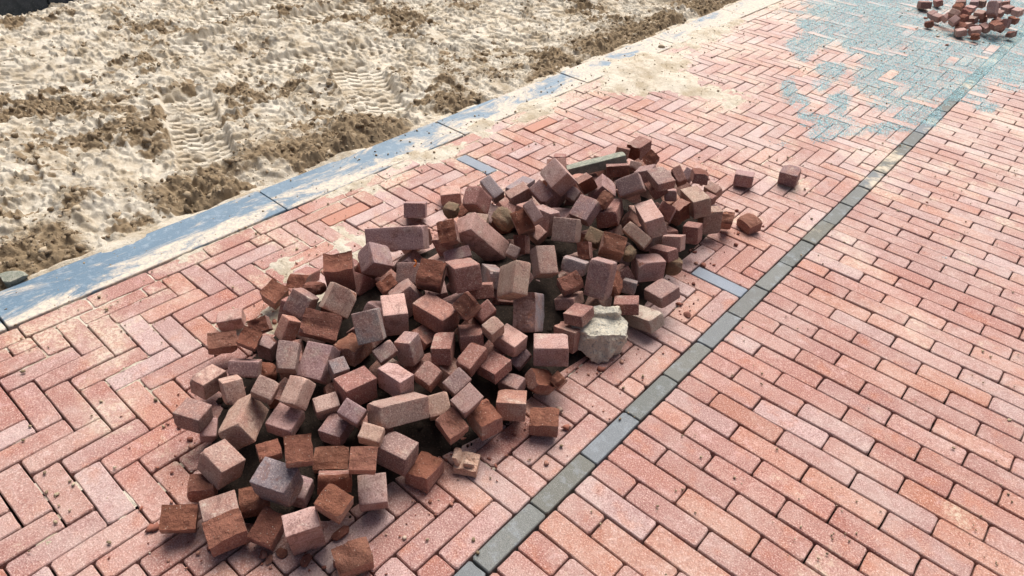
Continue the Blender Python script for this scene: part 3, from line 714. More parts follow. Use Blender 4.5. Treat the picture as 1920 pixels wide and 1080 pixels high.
# label, centre, quaternion (w x y z), size, colour key, snapped face
BRICKS = [
 ('tan smooth-faced brick, fourth nearest to left of the steeply tilted whole brick', 'bricks heaped on the herringbone paving', (-1.0233, -2.0127, 0.0929), (-0.0972, -0.0420, 0.9855, -0.1323), (0.0788, 0.0659, 0.0645), 't', '-'),
 ('grey smooth-faced brick, second nearest to left of the lower whole brick', 'bricks heaped on the herringbone paving', (-0.8727, -1.9591, 0.1107), (-0.0382, -0.2035, 0.9742, 0.0902), (0.0869, 0.0676, 0.0795), 'g', '-'),
 ('purple-grey smooth-faced brick, fourth nearest to left of the peach clay fragment', 'bricks heaped on the herringbone paving', (-0.8555, -1.9149, 0.0474), (-0.0671, -0.2626, 0.9616, 0.0424), (0.0370, 0.0567, 0.0497), 'p', '-'),
 ('orange-red brick with rough broken face, fifth nearest to left of the steeply tilted whole brick', 'bricks heaped on the herringbone paving', (-0.9941, -2.1436, 0.0453), (-0.1951, -0.4196, 0.8727, 0.1558), (0.0741, 0.0553, 0.0519), 'o', 'ab'),
 ('orange-red brick with rough broken face, seventh nearest to left of the lower whole brick', 'bricks heaped on the herringbone paving', (-0.8870, -2.0917, 0.0469), (0.0051, 0.1603, 0.9870, 0.0084), (0.0617, 0.0809, 0.0505), 'o', 'ab'),
 ('pinkish smooth-faced brick, sixth nearest to left of the peach clay fragment', 'bricks heaped on the herringbone paving', (-0.9462, -2.0708, 0.0467), (-0.0773, 0.1905, 0.9786, 0.0013), (0.0557, 0.0778, 0.0513), 'k', '-'),
 ('orange-red brick with rough broken face, fourth nearest to left of the lower whole brick', 'bricks heaped on the herringbone paving', (-0.9163, -2.0026, 0.0423), (-0.1722, 0.2489, 0.9531, 0.0019), (0.0516, 0.0632, 0.0636), 'o', 'ab'),
 ('dark red brick with rough broken face, third nearest to left of the lower whole brick', 'bricks heaped on the herringbone paving', (-0.8305, -2.0228, 0.0429), (-0.1180, -0.1935, 0.9678, 0.1097), (0.0567, 0.0698, 0.0509), 'r', 'ab'),
 ('pinkish smooth-faced brick, second nearest below the lower whole brick', 'bricks heaped on the herringbone paving', (-0.7529, -1.9790, 0.0692), (-0.0278, -0.5256, 0.8441, 0.1021), (0.0719, 0.0488, 0.1135), 'k', '-'),
 ('orange-red brick with rough broken face, third nearest below the lower whole brick', 'bricks heaped on the herringbone paving', (-0.7161, -1.9186, 0.1437), (-0.1290, -0.1384, 0.9781, 0.0869), (0.0644, 0.0543, 0.0484), 'o', 'ab'),
 ('dark red brick with rough broken face, nearest below the lower whole brick', 'bricks heaped on the herringbone paving', (-0.7947, -1.8626, 0.0927), (0.1226, -0.4276, 0.8133, -0.3751), (0.0739, 0.1136, 0.0440), 'r', 'ad'),
 ('orange-red brick with rough broken face, second nearest to left of the lower whole brick', 'bricks heaped on the herringbone paving', (-0.8566, -1.9034, 0.1835), (-0.1290, -0.4657, 0.8613, 0.1570), (0.0580, 0.0594, 0.0493), 'o', 'ab'),
 ('orange-red brick with rough broken face, nearest to left of the lower whole brick', 'bricks heaped on the herringbone paving', (-0.8710, -1.8176, 0.0602), (-0.1495, -0.3839, 0.8864, 0.2112), (0.0809, 0.0533, 0.0894), 'o', 'ab'),
 ('orange-red brick with rough broken face, nearest below the lower whole brick', 'bricks heaped on the herringbone paving', (-0.7400, -1.8168, 0.1747), (-0.1483, -0.3645, 0.8947, 0.2115), (0.0597, 0.0523, 0.0726), 'o', 'ab'),
 ('purple-grey smooth-faced brick, nearest below the lower whole brick', 'bricks heaped on the herringbone paving', (-0.7589, -1.7031, 0.0840), (-0.0240, -0.1370, 0.9900, -0.0248), (0.0812, 0.0646, 0.0646), 'p', '-'),
 ('orange-red brick with rough broken face, nearest to left of the peach clay fragment', 'bricks heaped on the herringbone paving', (-0.7044, -1.6668, 0.0280), (0.0092, -0.1239, 0.9921, -0.0171), (0.0673, 0.0784, 0.0488), 'o', 'ab'),
 ('pinkish smooth-faced brick, nearest below the lower whole brick', 'bricks heaped on the herringbone paving', (-0.7317, -1.8044, 0.0540), (-0.1439, 0.3228, 0.9335, 0.0602), (0.0709, 0.0656, 0.0516), 'k', '-'),
 ('orange-red broken brick at the very bottom edge of the photo', 'bricks heaped on the herringbone paving', (-0.6340, -1.9423, 0.0487), (-0.1397, 0.1903, 0.9702, 0.0552), (0.0552, 0.0758, 0.0782), 'o', 'ab'),
 ('dark red brick with rough broken face, fourth nearest to left of the lower whole brick', 'bricks heaped on the herringbone paving', (-1.0341, -2.0641, 0.0448), (-0.0216, 0.3326, 0.9428, -0.0079), (0.0528, 0.0604, 0.0436), 'r', 'ab'),
 ('orange-red brick with rough broken face, third nearest to left of the lower whole brick', 'bricks heaped on the herringbone paving', (-0.9785, -1.9149, 0.0902), (-0.2195, 0.1804, 0.9583, 0.0309), (0.0405, 0.0520, 0.0502), 'o', 'ab'),
 ('tan smooth-faced brick, third nearest to left of the steeply tilted whole brick', 'bricks heaped on the herringbone paving', (-1.0939, -1.9086, 0.1000), (-0.4293, 0.7429, -0.1057, -0.5027), (0.0664, 0.0656, 0.1177), 't', '-'),
 ('purple-grey smooth-faced brick, fourth nearest to left of the blue-grey laid brick', 'bricks heaped on the herringbone paving', (-1.1947, -1.9837, 0.1039), (-0.0401, -0.2413, 0.9684, -0.0480), (0.0685, 0.0601, 0.0490), 'p', '-'),
 ('pinkish smooth-faced brick, third nearest to left of the bridging whole brick', 'bricks heaped on the herringbone paving', (-1.3178, -1.8810, 0.0602), (0.0158, -0.1091, 0.9917, -0.0659), (0.0542, 0.0786, 0.0509), 'k', '-'),
 ('pinkish smooth-faced brick, second nearest to left of the bridging whole brick', 'bricks heaped on the herringbone paving', (-1.2100, -1.8687, 0.0980), (0.2751, 0.1394, 0.9477, -0.0828), (0.0853, 0.0497, 0.0613), 'k', '-'),
 ('purple-grey smooth-faced brick, third nearest to left of the blue-grey laid brick', 'bricks heaped on the herringbone paving', (-1.2611, -1.7998, 0.0938), (0.0858, -0.3873, 0.8681, -0.2984), (0.0764, 0.0521, 0.0437), 'p', '-'),
 ('orange-red rough brick lump, nearest to left of the lower whole brick', 'bricks heaped on the herringbone paving', (-1.2484, -1.7463, 0.0475), (0.0141, 0.2544, 0.9409, -0.2231), (0.0524, 0.0465, 0.0432), 'o', 'all'),
 ('tan smooth-faced brick, second nearest to left of the steeply tilted whole brick', 'bricks heaped on the herringbone paving', (-1.0940, -1.8367, 0.1577), (-0.2200, -0.2271, 0.9377, 0.1440), (0.0543, 0.0502, 0.0514), 't', '-'),
 ('pinkish smooth-faced brick, nearest to left of the lower whole brick', 'bricks heaped on the herringbone paving', (-1.0348, -1.7840, 0.1520), (0.1002, -0.1664, 0.9439, 0.2672), (0.0539, 0.0719, 0.0473), 'k', '-'),
 ('pinkish smooth-faced brick, second nearest to left of the lower whole brick', 'bricks heaped on the herringbone paving', (-1.0326, -1.8317, 0.0886), (-0.0436, -0.2196, 0.9742, 0.0263), (0.0694, 0.0718, 0.0387), 'k', '-'),
 ('purple-grey smooth-faced brick, second nearest to left of the lower whole brick', 'bricks heaped on the herringbone paving', (-0.9225, -1.7600, 0.0840), (0.0058, -0.1886, 0.9820, 0.0133), (0.0598, 0.0650, 0.0413), 'p', '-'),
 ('dark red smooth-faced brick, nearest to left of the lower whole brick', 'bricks heaped on the herringbone paving', (-0.9669, -1.6592, 0.1251), (0.0055, 0.0662, 0.9973, -0.0299), (0.0615, 0.0904, 0.0696), 'r', '-'),
 ('orange-red brick with rough broken face, nearest above the lower whole brick', 'bricks heaped on the herringbone paving', (-1.0914, -1.5664, 0.1200), (0.0688, -0.1572, 0.9813, -0.0875), (0.0651, 0.0879, 0.0527), 'o', 'ab'),
 ('purple-grey smooth-faced brick, third nearest to left of the lower whole brick', 'bricks heaped on the herringbone paving', (-1.1057, -1.6718, 0.1294), (0.0045, -0.1923, 0.9376, 0.2897), (0.0775, 0.0955, 0.0535), 'p', '-'),
 ('purple-grey smooth-faced brick, fourth nearest to left of the lower whole brick', 'bricks heaped on the herringbone paving', (-1.1469, -1.7333, 0.1648), (-0.1554, -0.3525, 0.8950, 0.2248), (0.0528, 0.0754, 0.0522), 'p', '-'),
 ('dark red brick with rough broken face, nearest above the lower whole brick', 'bricks heaped on the herringbone paving', (-1.2073, -1.5869, 0.1463), (-0.2157, -0.2917, 0.9043, 0.2249), (0.1024, 0.0722, 0.0541), 'r', 'ab'),
 ('orange-red smooth-faced brick, nearest to left of the lower whole brick', 'bricks heaped on the herringbone paving', (-1.3055, -1.6330, 0.1040), (0.0613, 0.0801, 0.9438, -0.3147), (0.0485, 0.0433, 0.0660), 'o', '-'),
 ('purple-grey smooth-faced brick, second nearest to left of the blue-grey laid brick', 'bricks heaped on the herringbone paving', (-1.3241, -1.6926, 0.0562), (-0.0357, -0.1834, 0.9823, 0.0155), (0.0478, 0.0444, 0.0556), 'p', '-'),
 ('dark red brick with rough broken face, second nearest to left of the lower whole brick', 'bricks heaped on the herringbone paving', (-1.3160, -1.7442, 0.1290), (-0.2903, -0.2385, 0.8969, 0.2332), (0.0517, 0.0514, 0.0986), 'r', 'ab'),
 ('orange-red brick with rough broken face, second nearest to left of the bridging whole brick', 'bricks heaped on the herringbone paving', (-1.4247, -1.7758, 0.0644), (-0.1813, -0.4980, 0.8357, 0.1444), (0.0770, 0.0461, 0.0511), 'o', 'ab'),
 ('pinkish smooth-faced brick, nearest to left of the bridging whole brick', 'bricks heaped on the herringbone paving', (-1.5335, -1.6872, 0.0320), (0.0369, -0.4540, 0.8883, 0.0592), (0.0738, 0.0505, 0.0443), 'k', '-'),
 ('dark red brick with rough broken face, nearest to left of the lower whole brick', 'bricks heaped on the herringbone paving', (-1.4120, -1.6609, 0.0667), (0.3023, -0.4085, 0.8124, -0.2858), (0.0551, 0.0500, 0.0431), 'r', 'ad'),
 ('tan smooth-faced brick, nearest below the bridging whole brick', 'bricks heaped on the herringbone paving', (-1.2514, -1.4886, 0.1582), (0.8002, -0.4052, 0.1104, 0.4281), (0.0785, 0.0729, 0.0800), 't', '-'),
 ('purple-grey smooth-faced brick, nearest to left of the blue-grey laid brick', 'bricks heaped on the herringbone paving', (-1.3467, -1.5538, 0.1270), (-0.0840, -0.1957, 0.9210, -0.3261), (0.0683, 0.0632, 0.0701), 'p', '-'),
 ('orange-red brick with rough broken face, nearest to left of the bridging whole brick', 'bricks heaped on the herringbone paving', (-1.5225, -1.5399, 0.0553), (-0.1950, -0.1135, 0.9672, 0.1165), (0.0619, 0.0641, 0.0499), 'o', 'ab'),
 ('dark red brick with rough broken face, second nearest to left of the bridging whole brick', 'bricks heaped on the herringbone paving', (-1.5386, -1.4151, 0.0475), (0.0358, -0.2518, 0.9467, -0.1979), (0.0516, 0.1236, 0.0389), 'r', 'ad'),
 ('dark red rough brick lump, nearest to left of the bridging whole brick', 'bricks heaped on the herringbone paving', (-1.4104, -1.4662, 0.0986), (0.1240, -0.2738, 0.9234, -0.2387), (0.0518, 0.0885, 0.0373), 'r', 'all'),
 ('dark red brick with rough broken face, nearest to left of the bridging whole brick', 'bricks heaped on the herringbone paving', (-1.3623, -1.3994, 0.1537), (-0.0773, -0.4350, 0.8788, 0.1804), (0.0864, 0.0668, 0.1198), 'r', 'ab'),
 ('purple-grey smooth-faced brick, nearest to left of the bridging whole brick', 'bricks heaped on the herringbone paving', (-1.3338, -1.2833, 0.1575), (0.5625, -0.5303, -0.1259, 0.6217), (0.0776, 0.0694, 0.0778), 'p', '-'),
 ('whole purple-grey brick bridging a dark gap at the upper left of the heap', 'bricks heaped on the herringbone paving', (-1.4003, -1.1335, 0.1358), (0.1592, -0.2921, 0.9151, -0.2277), (0.1950, 0.0822, 0.0781), 'p', '-'),
 ('purple-grey smooth-faced brick, nearest above the bridging whole brick', 'bricks heaped on the herringbone paving', (-1.5967, -0.8735, 0.0517), (0.0957, -0.3537, 0.9060, -0.2117), (0.0804, 0.0936, 0.0550), 'p', '-'),
 ('dark red brick with rough broken face, nearest to left of the steeply tilted whole brick', 'bricks heaped on the herringbone paving', (-1.1980, -1.0959, 0.2369), (-0.0084, -0.3847, 0.8419, 0.3783), (0.0585, 0.0700, 0.0496), 'r', 'ab'),
 ('whole pinkish brick tilted steeply on the upper middle of the heap', 'bricks heaped on the herringbone paving', (-1.1568, -0.9826, 0.1825), (0.6162, -0.5548, 0.0991, 0.5501), (0.1782, 0.0761, 0.0688), 'k', '-'),
 ('mossy yellowish rough brick lump, nearest to right of the steeply tilted whole brick', 'bricks heaped on the herringbone paving', (-1.1813, -0.8438, 0.1821), (0.0231, 0.0878, 0.9671, 0.2376), (0.0724, 0.0605, 0.0619), 'y', 'all'),
 ('dark red brick with rough broken face, nearest to left of the concrete bar', 'bricks heaped on the herringbone paving', (-1.0684, -0.8848, 0.2418), (-0.3151, 0.2019, 0.8832, 0.2827), (0.0719, 0.0566, 0.1206), 'r', 'ab'),
 ('pinkish smooth-faced brick, second nearest to right of the steeply tilted whole brick', 'bricks heaped on the herringbone paving', (-1.0092, -0.9141, 0.3200), (-0.2892, 0.1251, 0.8948, 0.3162), (0.0669, 0.0350, 0.0748), 'k', '-'),
 ('pinkish smooth-faced brick, nearest to right of the steeply tilted whole brick', 'bricks heaped on the herringbone paving', (-1.0526, -0.8224, 0.1739), (-0.1661, 0.0447, 0.9534, 0.2478), (0.0474, 0.0463, 0.0538), 'k', '-'),
 ('dark red brick with rough broken face, nearest to right of the steeply tilted whole brick', 'bricks heaped on the herringbone paving', (-1.0365, -0.9217, 0.1889), (0.1802, -0.1400, 0.9441, -0.2380), (0.0378, 0.0498, 0.0598), 'r', 'ad'),
 ('tan smooth-faced brick, nearest to right of the steeply tilted whole brick', 'bricks heaped on the herringbone paving', (-1.0235, -0.9821, 0.1955), (-0.1950, -0.1497, 0.9115, 0.3297), (0.0376, 0.0368, 0.0510), 't', '-'),
 ('purple-grey smooth-faced brick, nearest to right of the steeply tilted whole brick', 'bricks heaped on the herringbone paving', (-1.0746, -0.7571, 0.1914), (0.0576, 0.0524, 0.9912, -0.1067), (0.0849, 0.0525, 0.0812), 'p', '-'),
 ('tan smooth-faced brick, nearest below the concrete bar', 'bricks heaped on the herringbone paving', (-0.9730, -0.7686, 0.2061), (0.1208, -0.1603, 0.9484, -0.2454), (0.0790, 0.0807, 0.0785), 't', '-'),
 ('purple-grey smooth-faced brick, second nearest below the concrete bar', 'bricks heaped on the herringbone paving', (-1.0032, -0.6264, 0.2074), (0.0333, -0.0173, 0.9535, 0.2990), (0.0741, 0.0850, 0.0484), 'p', '-'),
 ('purple-grey smooth-faced brick, nearest below the concrete bar', 'bricks heaped on the herringbone paving', (-1.1068, -0.5593, 0.1984), (-0.2189, -0.0485, 0.8934, 0.3894), (0.0394, 0.0448, 0.0907), 'p', '-'),
 ('orange-red brick with rough broken face, nearest below the concrete bar', 'bricks heaped on the herringbone paving', (-0.9755, -0.5556, 0.2332), (-0.1230, 0.0180, 0.9262, 0.3561), (0.0374, 0.0544, 0.0519), 'o', 'ab'),
 ('dark red smooth-faced brick, nearest below the concrete bar', 'bricks heaped on the herringbone paving', (-0.9684, -0.5179, 0.1665), (0.1420, -0.2096, 0.9672, -0.0218), (0.0729, 0.1228, 0.0614), 'r', '-'),
 ('long pinkish brick tilted downhill on the right side of the heap', 'bricks heaped on the herringbone paving', (-0.8214, -0.4931, 0.1996), (0.1769, 0.3801, 0.9000, 0.1193), (0.1932, 0.0639, 0.0642), 'k', '-'),
 ('tan smooth-faced brick, nearest to left of the slate-grey laid brick', 'bricks heaped on the herringbone paving', (-0.8019, -0.6052, 0.1914), (-0.1831, 0.0364, 0.9131, 0.3624), (0.0950, 0.0411, 0.0539), 't', '-'),
 ('orange-red brick with rough broken face, nearest above the pale beige half brick', 'bricks heaped on the herringbone paving', (-0.8162, -0.7304, 0.1982), (-0.1266, -0.2357, 0.9055, 0.3293), (0.0760, 0.0536, 0.1169), 'o', 'ab'),
 ('purple-grey smooth-faced brick, nearest above the pale stone block', 'bricks heaped on the herringbone paving', (-0.7586, -0.8717, 0.1753), (0.0754, -0.0555, 0.9777, -0.1879), (0.0719, 0.0539, 0.1179), 'p', '-'),
 ('pinkish smooth-faced brick, nearest above the pale beige half brick', 'bricks heaped on the herringbone paving', (-0.7313, -0.6185, 0.1026), (0.0697, 0.3106, 0.9476, -0.0282), (0.0659, 0.0942, 0.0720), 'k', '-'),
 ('dark red smooth-faced brick, nearest to left of the slate-grey laid brick', 'bricks heaped on the herringbone paving', (-0.7258, -0.5361, 0.1238), (0.1748, 0.1175, 0.9770, -0.0342), (0.0891, 0.0506, 0.0380), 'r', '-'),
 ('mossy yellowish rough brick lump, nearest to left of the slate-grey laid brick', 'bricks heaped on the herringbone paving', (-0.6945, -0.5048, 0.0688), (-0.0316, -0.2897, 0.9521, 0.0925), (0.0577, 0.0510, 0.0643), 'y', 'all'),
 ('purple-grey smooth-faced brick, nearest above the pale beige half brick', 'bricks heaped on the herringbone paving', (-0.6330, -0.6847, 0.0853), (0.1008, 0.1220, 0.9840, 0.0813), (0.0818, 0.0832, 0.0439), 'p', '-'),
 ('pale beige half brick lying flat beside the pale stone block', 'bricks heaped on the herringbone paving', (-0.6248, -0.7898, 0.0450), (0.1559, 0.0692, 0.9850, 0.0278), (0.1068, 0.0656, 0.0468), 'b', '-'),
 ('pinkish smooth-faced brick, nearest to left of the pale stone block', 'bricks heaped on the herringbone paving', (-0.7087, -1.1702, 0.1059), (0.0686, -0.3307, 0.9381, -0.0770), (0.0986, 0.0829, 0.0610), 'k', '-'),
 ('pinkish smooth-faced brick, nearest below the steeply tilted whole brick', 'bricks heaped on the herringbone paving', (-0.7993, -1.2451, 0.1304), (-0.0244, -0.0099, 0.9992, 0.0316), (0.0779, 0.0591, 0.0503), 'k', '-'),
 ('dark red smooth-faced brick, second nearest below the bridging whole brick', 'bricks heaped on the herringbone paving', (-0.8880, -1.3132, 0.1284), (0.1638, 0.3386, 0.9252, -0.0498), (0.0910, 0.0643, 0.0511), 'r', '-'),
 ('dark red smooth-faced brick, second nearest above the peach clay fragment', 'bricks heaped on the herringbone paving', (-0.7789, -1.3338, 0.1037), (0.0468, -0.0126, 0.9982, 0.0340), (0.0687, 0.0712, 0.0383), 'r', '-'),
 ('purple-grey smooth-faced brick, second nearest above the peach clay fragment', 'bricks heaped on the herringbone paving', (-0.7286, -1.3126, 0.0573), (0.0168, -0.0912, 0.9938, 0.0618), (0.0645, 0.0482, 0.0414), 'p', '-'),
 ('purple-grey smooth-faced brick, nearest to left of the pale stone block', 'bricks heaped on the herringbone paving', (-0.7705, -1.2264, 0.0678), (-0.1731, -0.0034, 0.9413, 0.2897), (0.0376, 0.0586, 0.0522), 'p', '-'),
 ('orange-red brick with rough broken face, nearest to left of the pale stone block', 'bricks heaped on the herringbone paving', (-0.6838, -1.2407, 0.0487), (-0.2048, 0.2428, 0.9279, -0.1952), (0.0605, 0.0714, 0.0447), 'o', 'ab'),
 ('orange-red brick with rough broken face, nearest below the pale stone block', 'bricks heaped on the herringbone paving', (-0.6353, -1.2240, 0.0733), (-0.1594, 0.0467, 0.9466, 0.2764), (0.0342, 0.0350, 0.0474), 'o', 'ab'),
 ('orange-red smooth-faced brick, nearest above the peach clay fragment', 'bricks heaped on the herringbone paving', (-0.6720, -1.3786, 0.0670), (0.0803, -0.3118, 0.9290, -0.1823), (0.0773, 0.0912, 0.0505), 'o', '-'),
 ('orange-red brick with rough broken face, nearest to right of the peach clay fragment', 'bricks heaped on the herringbone paving', (-0.5852, -1.3442, 0.0394), (0.0130, -0.3102, 0.9505, 0.0120), (0.0769, 0.0586, 0.0505), 'o', 'ab'),
 ('orange-red brick with rough broken face, second nearest above the peach clay fragment', 'bricks heaped on the herringbone paving', (-0.6862, -1.4704, 0.0737), (0.0211, 0.1289, 0.9911, 0.0239), (0.0774, 0.0639, 0.0568), 'o', 'ab'),
 ('pinkish smooth-faced brick, nearest above the peach clay fragment', 'bricks heaped on the herringbone paving', (-0.7255, -1.4957, 0.1329), (-0.1765, 0.0191, 0.9668, 0.1836), (0.0523, 0.0678, 0.0506), 'k', '-'),
 ('orange-red brick with rough broken face, nearest above the peach clay fragment', 'bricks heaped on the herringbone paving', (-0.7171, -1.5584, 0.0962), (-0.1448, 0.0836, 0.9778, 0.1266), (0.0671, 0.0564, 0.0500), 'o', 'ab'),
 ('whole tan brick lying lengthwise in the lower middle of the heap', 'bricks heaped on the herringbone paving', (-0.8295, -1.6352, 0.1273), (0.2189, 0.0607, 0.9600, -0.1634), (0.0635, 0.1421, 0.0576), 't', '-'),
 ('tan smooth-faced brick, nearest to right of the lower whole brick', 'bricks heaped on the herringbone paving', (-0.8029, -1.5226, 0.0714), (-0.2676, 0.2458, 0.9199, 0.1477), (0.0562, 0.0584, 0.1207), 't', '-'),
 ('purple-grey smooth-faced brick, nearest to right of the lower whole brick', 'bricks heaped on the herringbone paving', (-0.8022, -1.4552, 0.1107), (-0.1741, 0.0036, 0.9715, 0.1605), (0.0486, 0.0619, 0.0495), 'p', '-'),
 ('dark red smooth-faced brick, nearest above the lower whole brick', 'bricks heaped on the herringbone paving', (-0.8688, -1.4941, 0.1195), (-0.1166, -0.0640, 0.9778, 0.1621), (0.0531, 0.0550, 0.0526), 'r', '-'),
 ('pinkish smooth-faced brick, nearest above the lower whole brick', 'bricks heaped on the herringbone paving', (-0.9126, -1.5700, 0.1259), (0.0325, -0.0096, 0.9986, -0.0402), (0.0860, 0.0491, 0.0643), 'k', '-'),
 ('purple-grey smooth-faced brick, nearest above the lower whole brick', 'bricks heaped on the herringbone paving', (-0.9929, -1.5348, 0.1510), (-0.2513, 0.0615, 0.9478, 0.1865), (0.0399, 0.0562, 0.0515), 'p', '-'),
 ('purple-grey smooth-faced brick, nearest below the bridging whole brick', 'bricks heaped on the herringbone paving', (-0.9730, -1.4677, 0.1328), (0.1307, -0.1661, 0.9772, -0.0176), (0.0485, 0.0571, 0.0774), 'p', '-'),
 ('grey smooth-faced brick, nearest above the lower whole brick', 'bricks heaped on the herringbone paving', (-1.0571, -1.5332, 0.2047), (-0.1125, -0.4319, 0.7840, 0.4315), (0.0687, 0.0846, 0.0700), 'g', '-'),
 ('pinkish smooth-faced brick, nearest below the bridging whole brick', 'bricks heaped on the herringbone paving', (-1.0935, -1.4149, 0.1524), (-0.0237, 0.2994, 0.9538, 0.0078), (0.0895, 0.0696, 0.0824), 'k', '-'),
 ('orange-red smooth-faced brick, nearest below the bridging whole brick', 'bricks heaped on the herringbone paving', (-1.0118, -1.3287, 0.1518), (0.0113, -0.0176, 0.9996, 0.0172), (0.1214, 0.0692, 0.0631), 'o', '-'),
 ('dark red smooth-faced brick, nearest below the bridging whole brick', 'bricks heaped on the herringbone paving', (-0.9027, -1.4073, 0.1406), (0.0740, -0.3235, 0.9401, -0.0774), (0.0547, 0.0879, 0.0533), 'r', '-'),
 ('dark red brick with rough broken face, nearest to left of the pale stone block', 'bricks heaped on the herringbone paving', (-0.9140, -1.3037, 0.2220), (-0.2595, 0.0379, 0.9257, 0.2727), (0.0586, 0.0568, 0.0892), 'r', 'ab'),
 ('dark red smooth-faced brick, second nearest below the steeply tilted whole brick', 'bricks heaped on the herringbone paving', (-0.9194, -1.2207, 0.1465), (-0.2479, 0.0476, 0.9309, 0.2640), (0.0409, 0.0551, 0.1195), 'r', '-'),
 ('dark red smooth-faced brick, nearest to right of the lower whole brick', 'bricks heaped on the herringbone paving', (-0.8189, -1.3806, 0.1401), (-0.0404, -0.0559, 0.9868, 0.1467), (0.0493, 0.0791, 0.0450), 'r', '-'),
 ('tan smooth-faced brick, second nearest below the steeply tilted whole brick', 'bricks heaped on the herringbone paving', (-0.8280, -1.2876, 0.1834), (-0.1255, 0.0446, 0.9768, 0.1678), (0.0431, 0.0476, 0.0547), 't', '-'),
 ('grey brick with rough broken face, nearest to left of the pale stone block', 'bricks heaped on the herringbone paving', (-0.8547, -1.0929, 0.1111), (0.2032, -0.1964, 0.9139, -0.2914), (0.0668, 0.1195, 0.1169), 'g', 'ad'),
 ('dark red brick with rough broken face, nearest above the pale stone block', 'bricks heaped on the herringbone paving', (-0.8215, -0.9417, 0.1579), (-0.1436, 0.1906, 0.9572, 0.1641), (0.0511, 0.0666, 0.0441), 'r', 'ab'),
 ('pinkish smooth-faced brick, nearest above the pale stone block', 'bricks heaped on the herringbone paving', (-0.8128, -0.9458, 0.0991), (0.2099, -0.1471, 0.9577, -0.1311), (0.0662, 0.0907, 0.0380), 'k', '-'),
 ('dark red smooth-faced brick, nearest to left of the pale stone block', 'bricks heaped on the herringbone paving', (-0.7344, -1.0052, 0.1225), (0.1369, -0.0557, 0.9886, -0.0275), (0.0645, 0.0728, 0.0360), 'r', '-'),
 ('tan smooth-faced brick, nearest above the pale stone block', 'bricks heaped on the herringbone paving', (-0.9282, -0.9423, 0.1866), (0.7664, -0.4060, -0.1633, 0.4703), (0.0650, 0.0576, 0.0912), 't', '-'),
 ('tan smooth-faced brick, nearest below the steeply tilted whole brick', 'bricks heaped on the herringbone paving', (-0.8896, -1.1371, 0.2373), (0.7817, -0.4193, -0.0368, 0.4602), (0.0484, 0.1185, 0.0964), 't', '-'),
 ('grey smooth-faced brick, nearest below the steeply tilted whole brick', 'bricks heaped on the herringbone paving', (-1.0264, -1.0739, 0.1458), (0.1715, 0.3023, 0.9225, -0.1679), (0.1250, 0.0466, 0.0568), 'g', '-'),
 ('dark red smooth-faced brick, nearest below the steeply tilted whole brick', 'bricks heaped on the herringbone paving', (-0.9897, -1.1661, 0.1609), (0.1410, -0.3726, 0.8888, -0.2266), (0.0792, 0.0521, 0.0429), 'r', '-'),
 ('dark red brick with rough broken face, nearest below the steeply tilted whole brick', 'bricks heaped on the herringbone paving', (-1.0210, -1.2049, 0.2230), (0.0335, 0.9514, -0.2390, 0.1912), (0.0932, 0.0785, 0.0756), 'r', 'bd'),
 ('dark red brick with rough broken face, second nearest below the bridging whole brick', 'bricks heaped on the herringbone paving', (-1.1118, -1.2526, 0.1972), (-0.1694, -0.2508, 0.9041, 0.3016), (0.0755, 0.0709, 0.1204), 'r', 'ab'),
 ('purple-grey smooth-faced brick, nearest to left of the steeply tilted whole brick', 'bricks heaped on the herringbone paving', (-1.1628, -1.0890, 0.1643), (-0.0696, -0.4726, 0.8106, 0.3387), (0.0852, 0.0382, 0.0519), 'p', '-'),
 ('dark red brick with rough broken face, nearest below the bridging whole brick', 'bricks heaped on the herringbone paving', (-1.2193, -1.3338, 0.1467), (-0.2727, 0.0587, 0.9372, 0.2096), (0.0386, 0.0543, 0.0533), 'r', 'ab'),
 ('pinkish smooth-faced brick, nearest below the blue-grey laid brick', 'bricks heaped on the herringbone paving', (-1.6034, -0.6794, 0.0321), (0.0583, -0.3920, 0.9178, 0.0226), (0.0799, 0.0703, 0.0506), 'k', '-'),
 ('dark red smooth-faced brick, nearest above the steeply tilted whole brick', 'bricks heaped on the herringbone paving', (-1.3446, -0.8076, 0.1710), (0.6020, -0.4491, 0.1582, 0.6410), (0.0885, 0.0599, 0.0736), 'r', '-'),
 ('mossy yellowish rough brick lump, nearest to left of the steeply tilted whole brick', 'bricks heaped on the herringbone paving', (-1.4021, -0.8772, 0.1370), (-0.0554, -0.1861, 0.9799, 0.0452), (0.0533, 0.0530, 0.0443), 'y', 'all'),
 ('dark red brick with rough broken face, nearest above the steeply tilted whole brick', 'bricks heaped on the herringbone paving', (-1.4012, -0.8065, 0.1101), (-0.2119, 0.0421, 0.9416, 0.2582), (0.0406, 0.0678, 0.0541), 'r', 'ab'),
 ('grey smooth-faced brick, nearest to right of the blue-grey laid brick', 'bricks heaped on the herringbone paving', (-1.3879, -0.6787, 0.1498), (-0.1882, 0.0889, 0.9505, 0.2308), (0.0916, 0.0467, 0.0513), 'g', '-'),
 ('grey smooth-faced brick, nearest to left of the concrete bar', 'bricks heaped on the herringbone paving', (-1.3078, -0.6124, 0.1625), (0.0414, -0.0502, 0.9979, 0.0002), (0.0550, 0.1173, 0.0411), 'g', '-'),
 ('pinkish smooth-faced brick, nearest to right of the blue-grey laid brick', 'bricks heaped on the herringbone paving', (-1.2564, -0.6827, 0.1839), (0.0381, 0.2243, 0.9517, 0.2064), (0.0490, 0.0779, 0.0472), 'k', '-'),
 ('purple-grey smooth-faced brick, nearest to left of the concrete bar', 'bricks heaped on the herringbone paving', (-1.1797, -0.6505, 0.2085), (-0.2638, 0.0594, 0.9058, 0.3261), (0.0758, 0.0500, 0.0784), 'p', '-'),
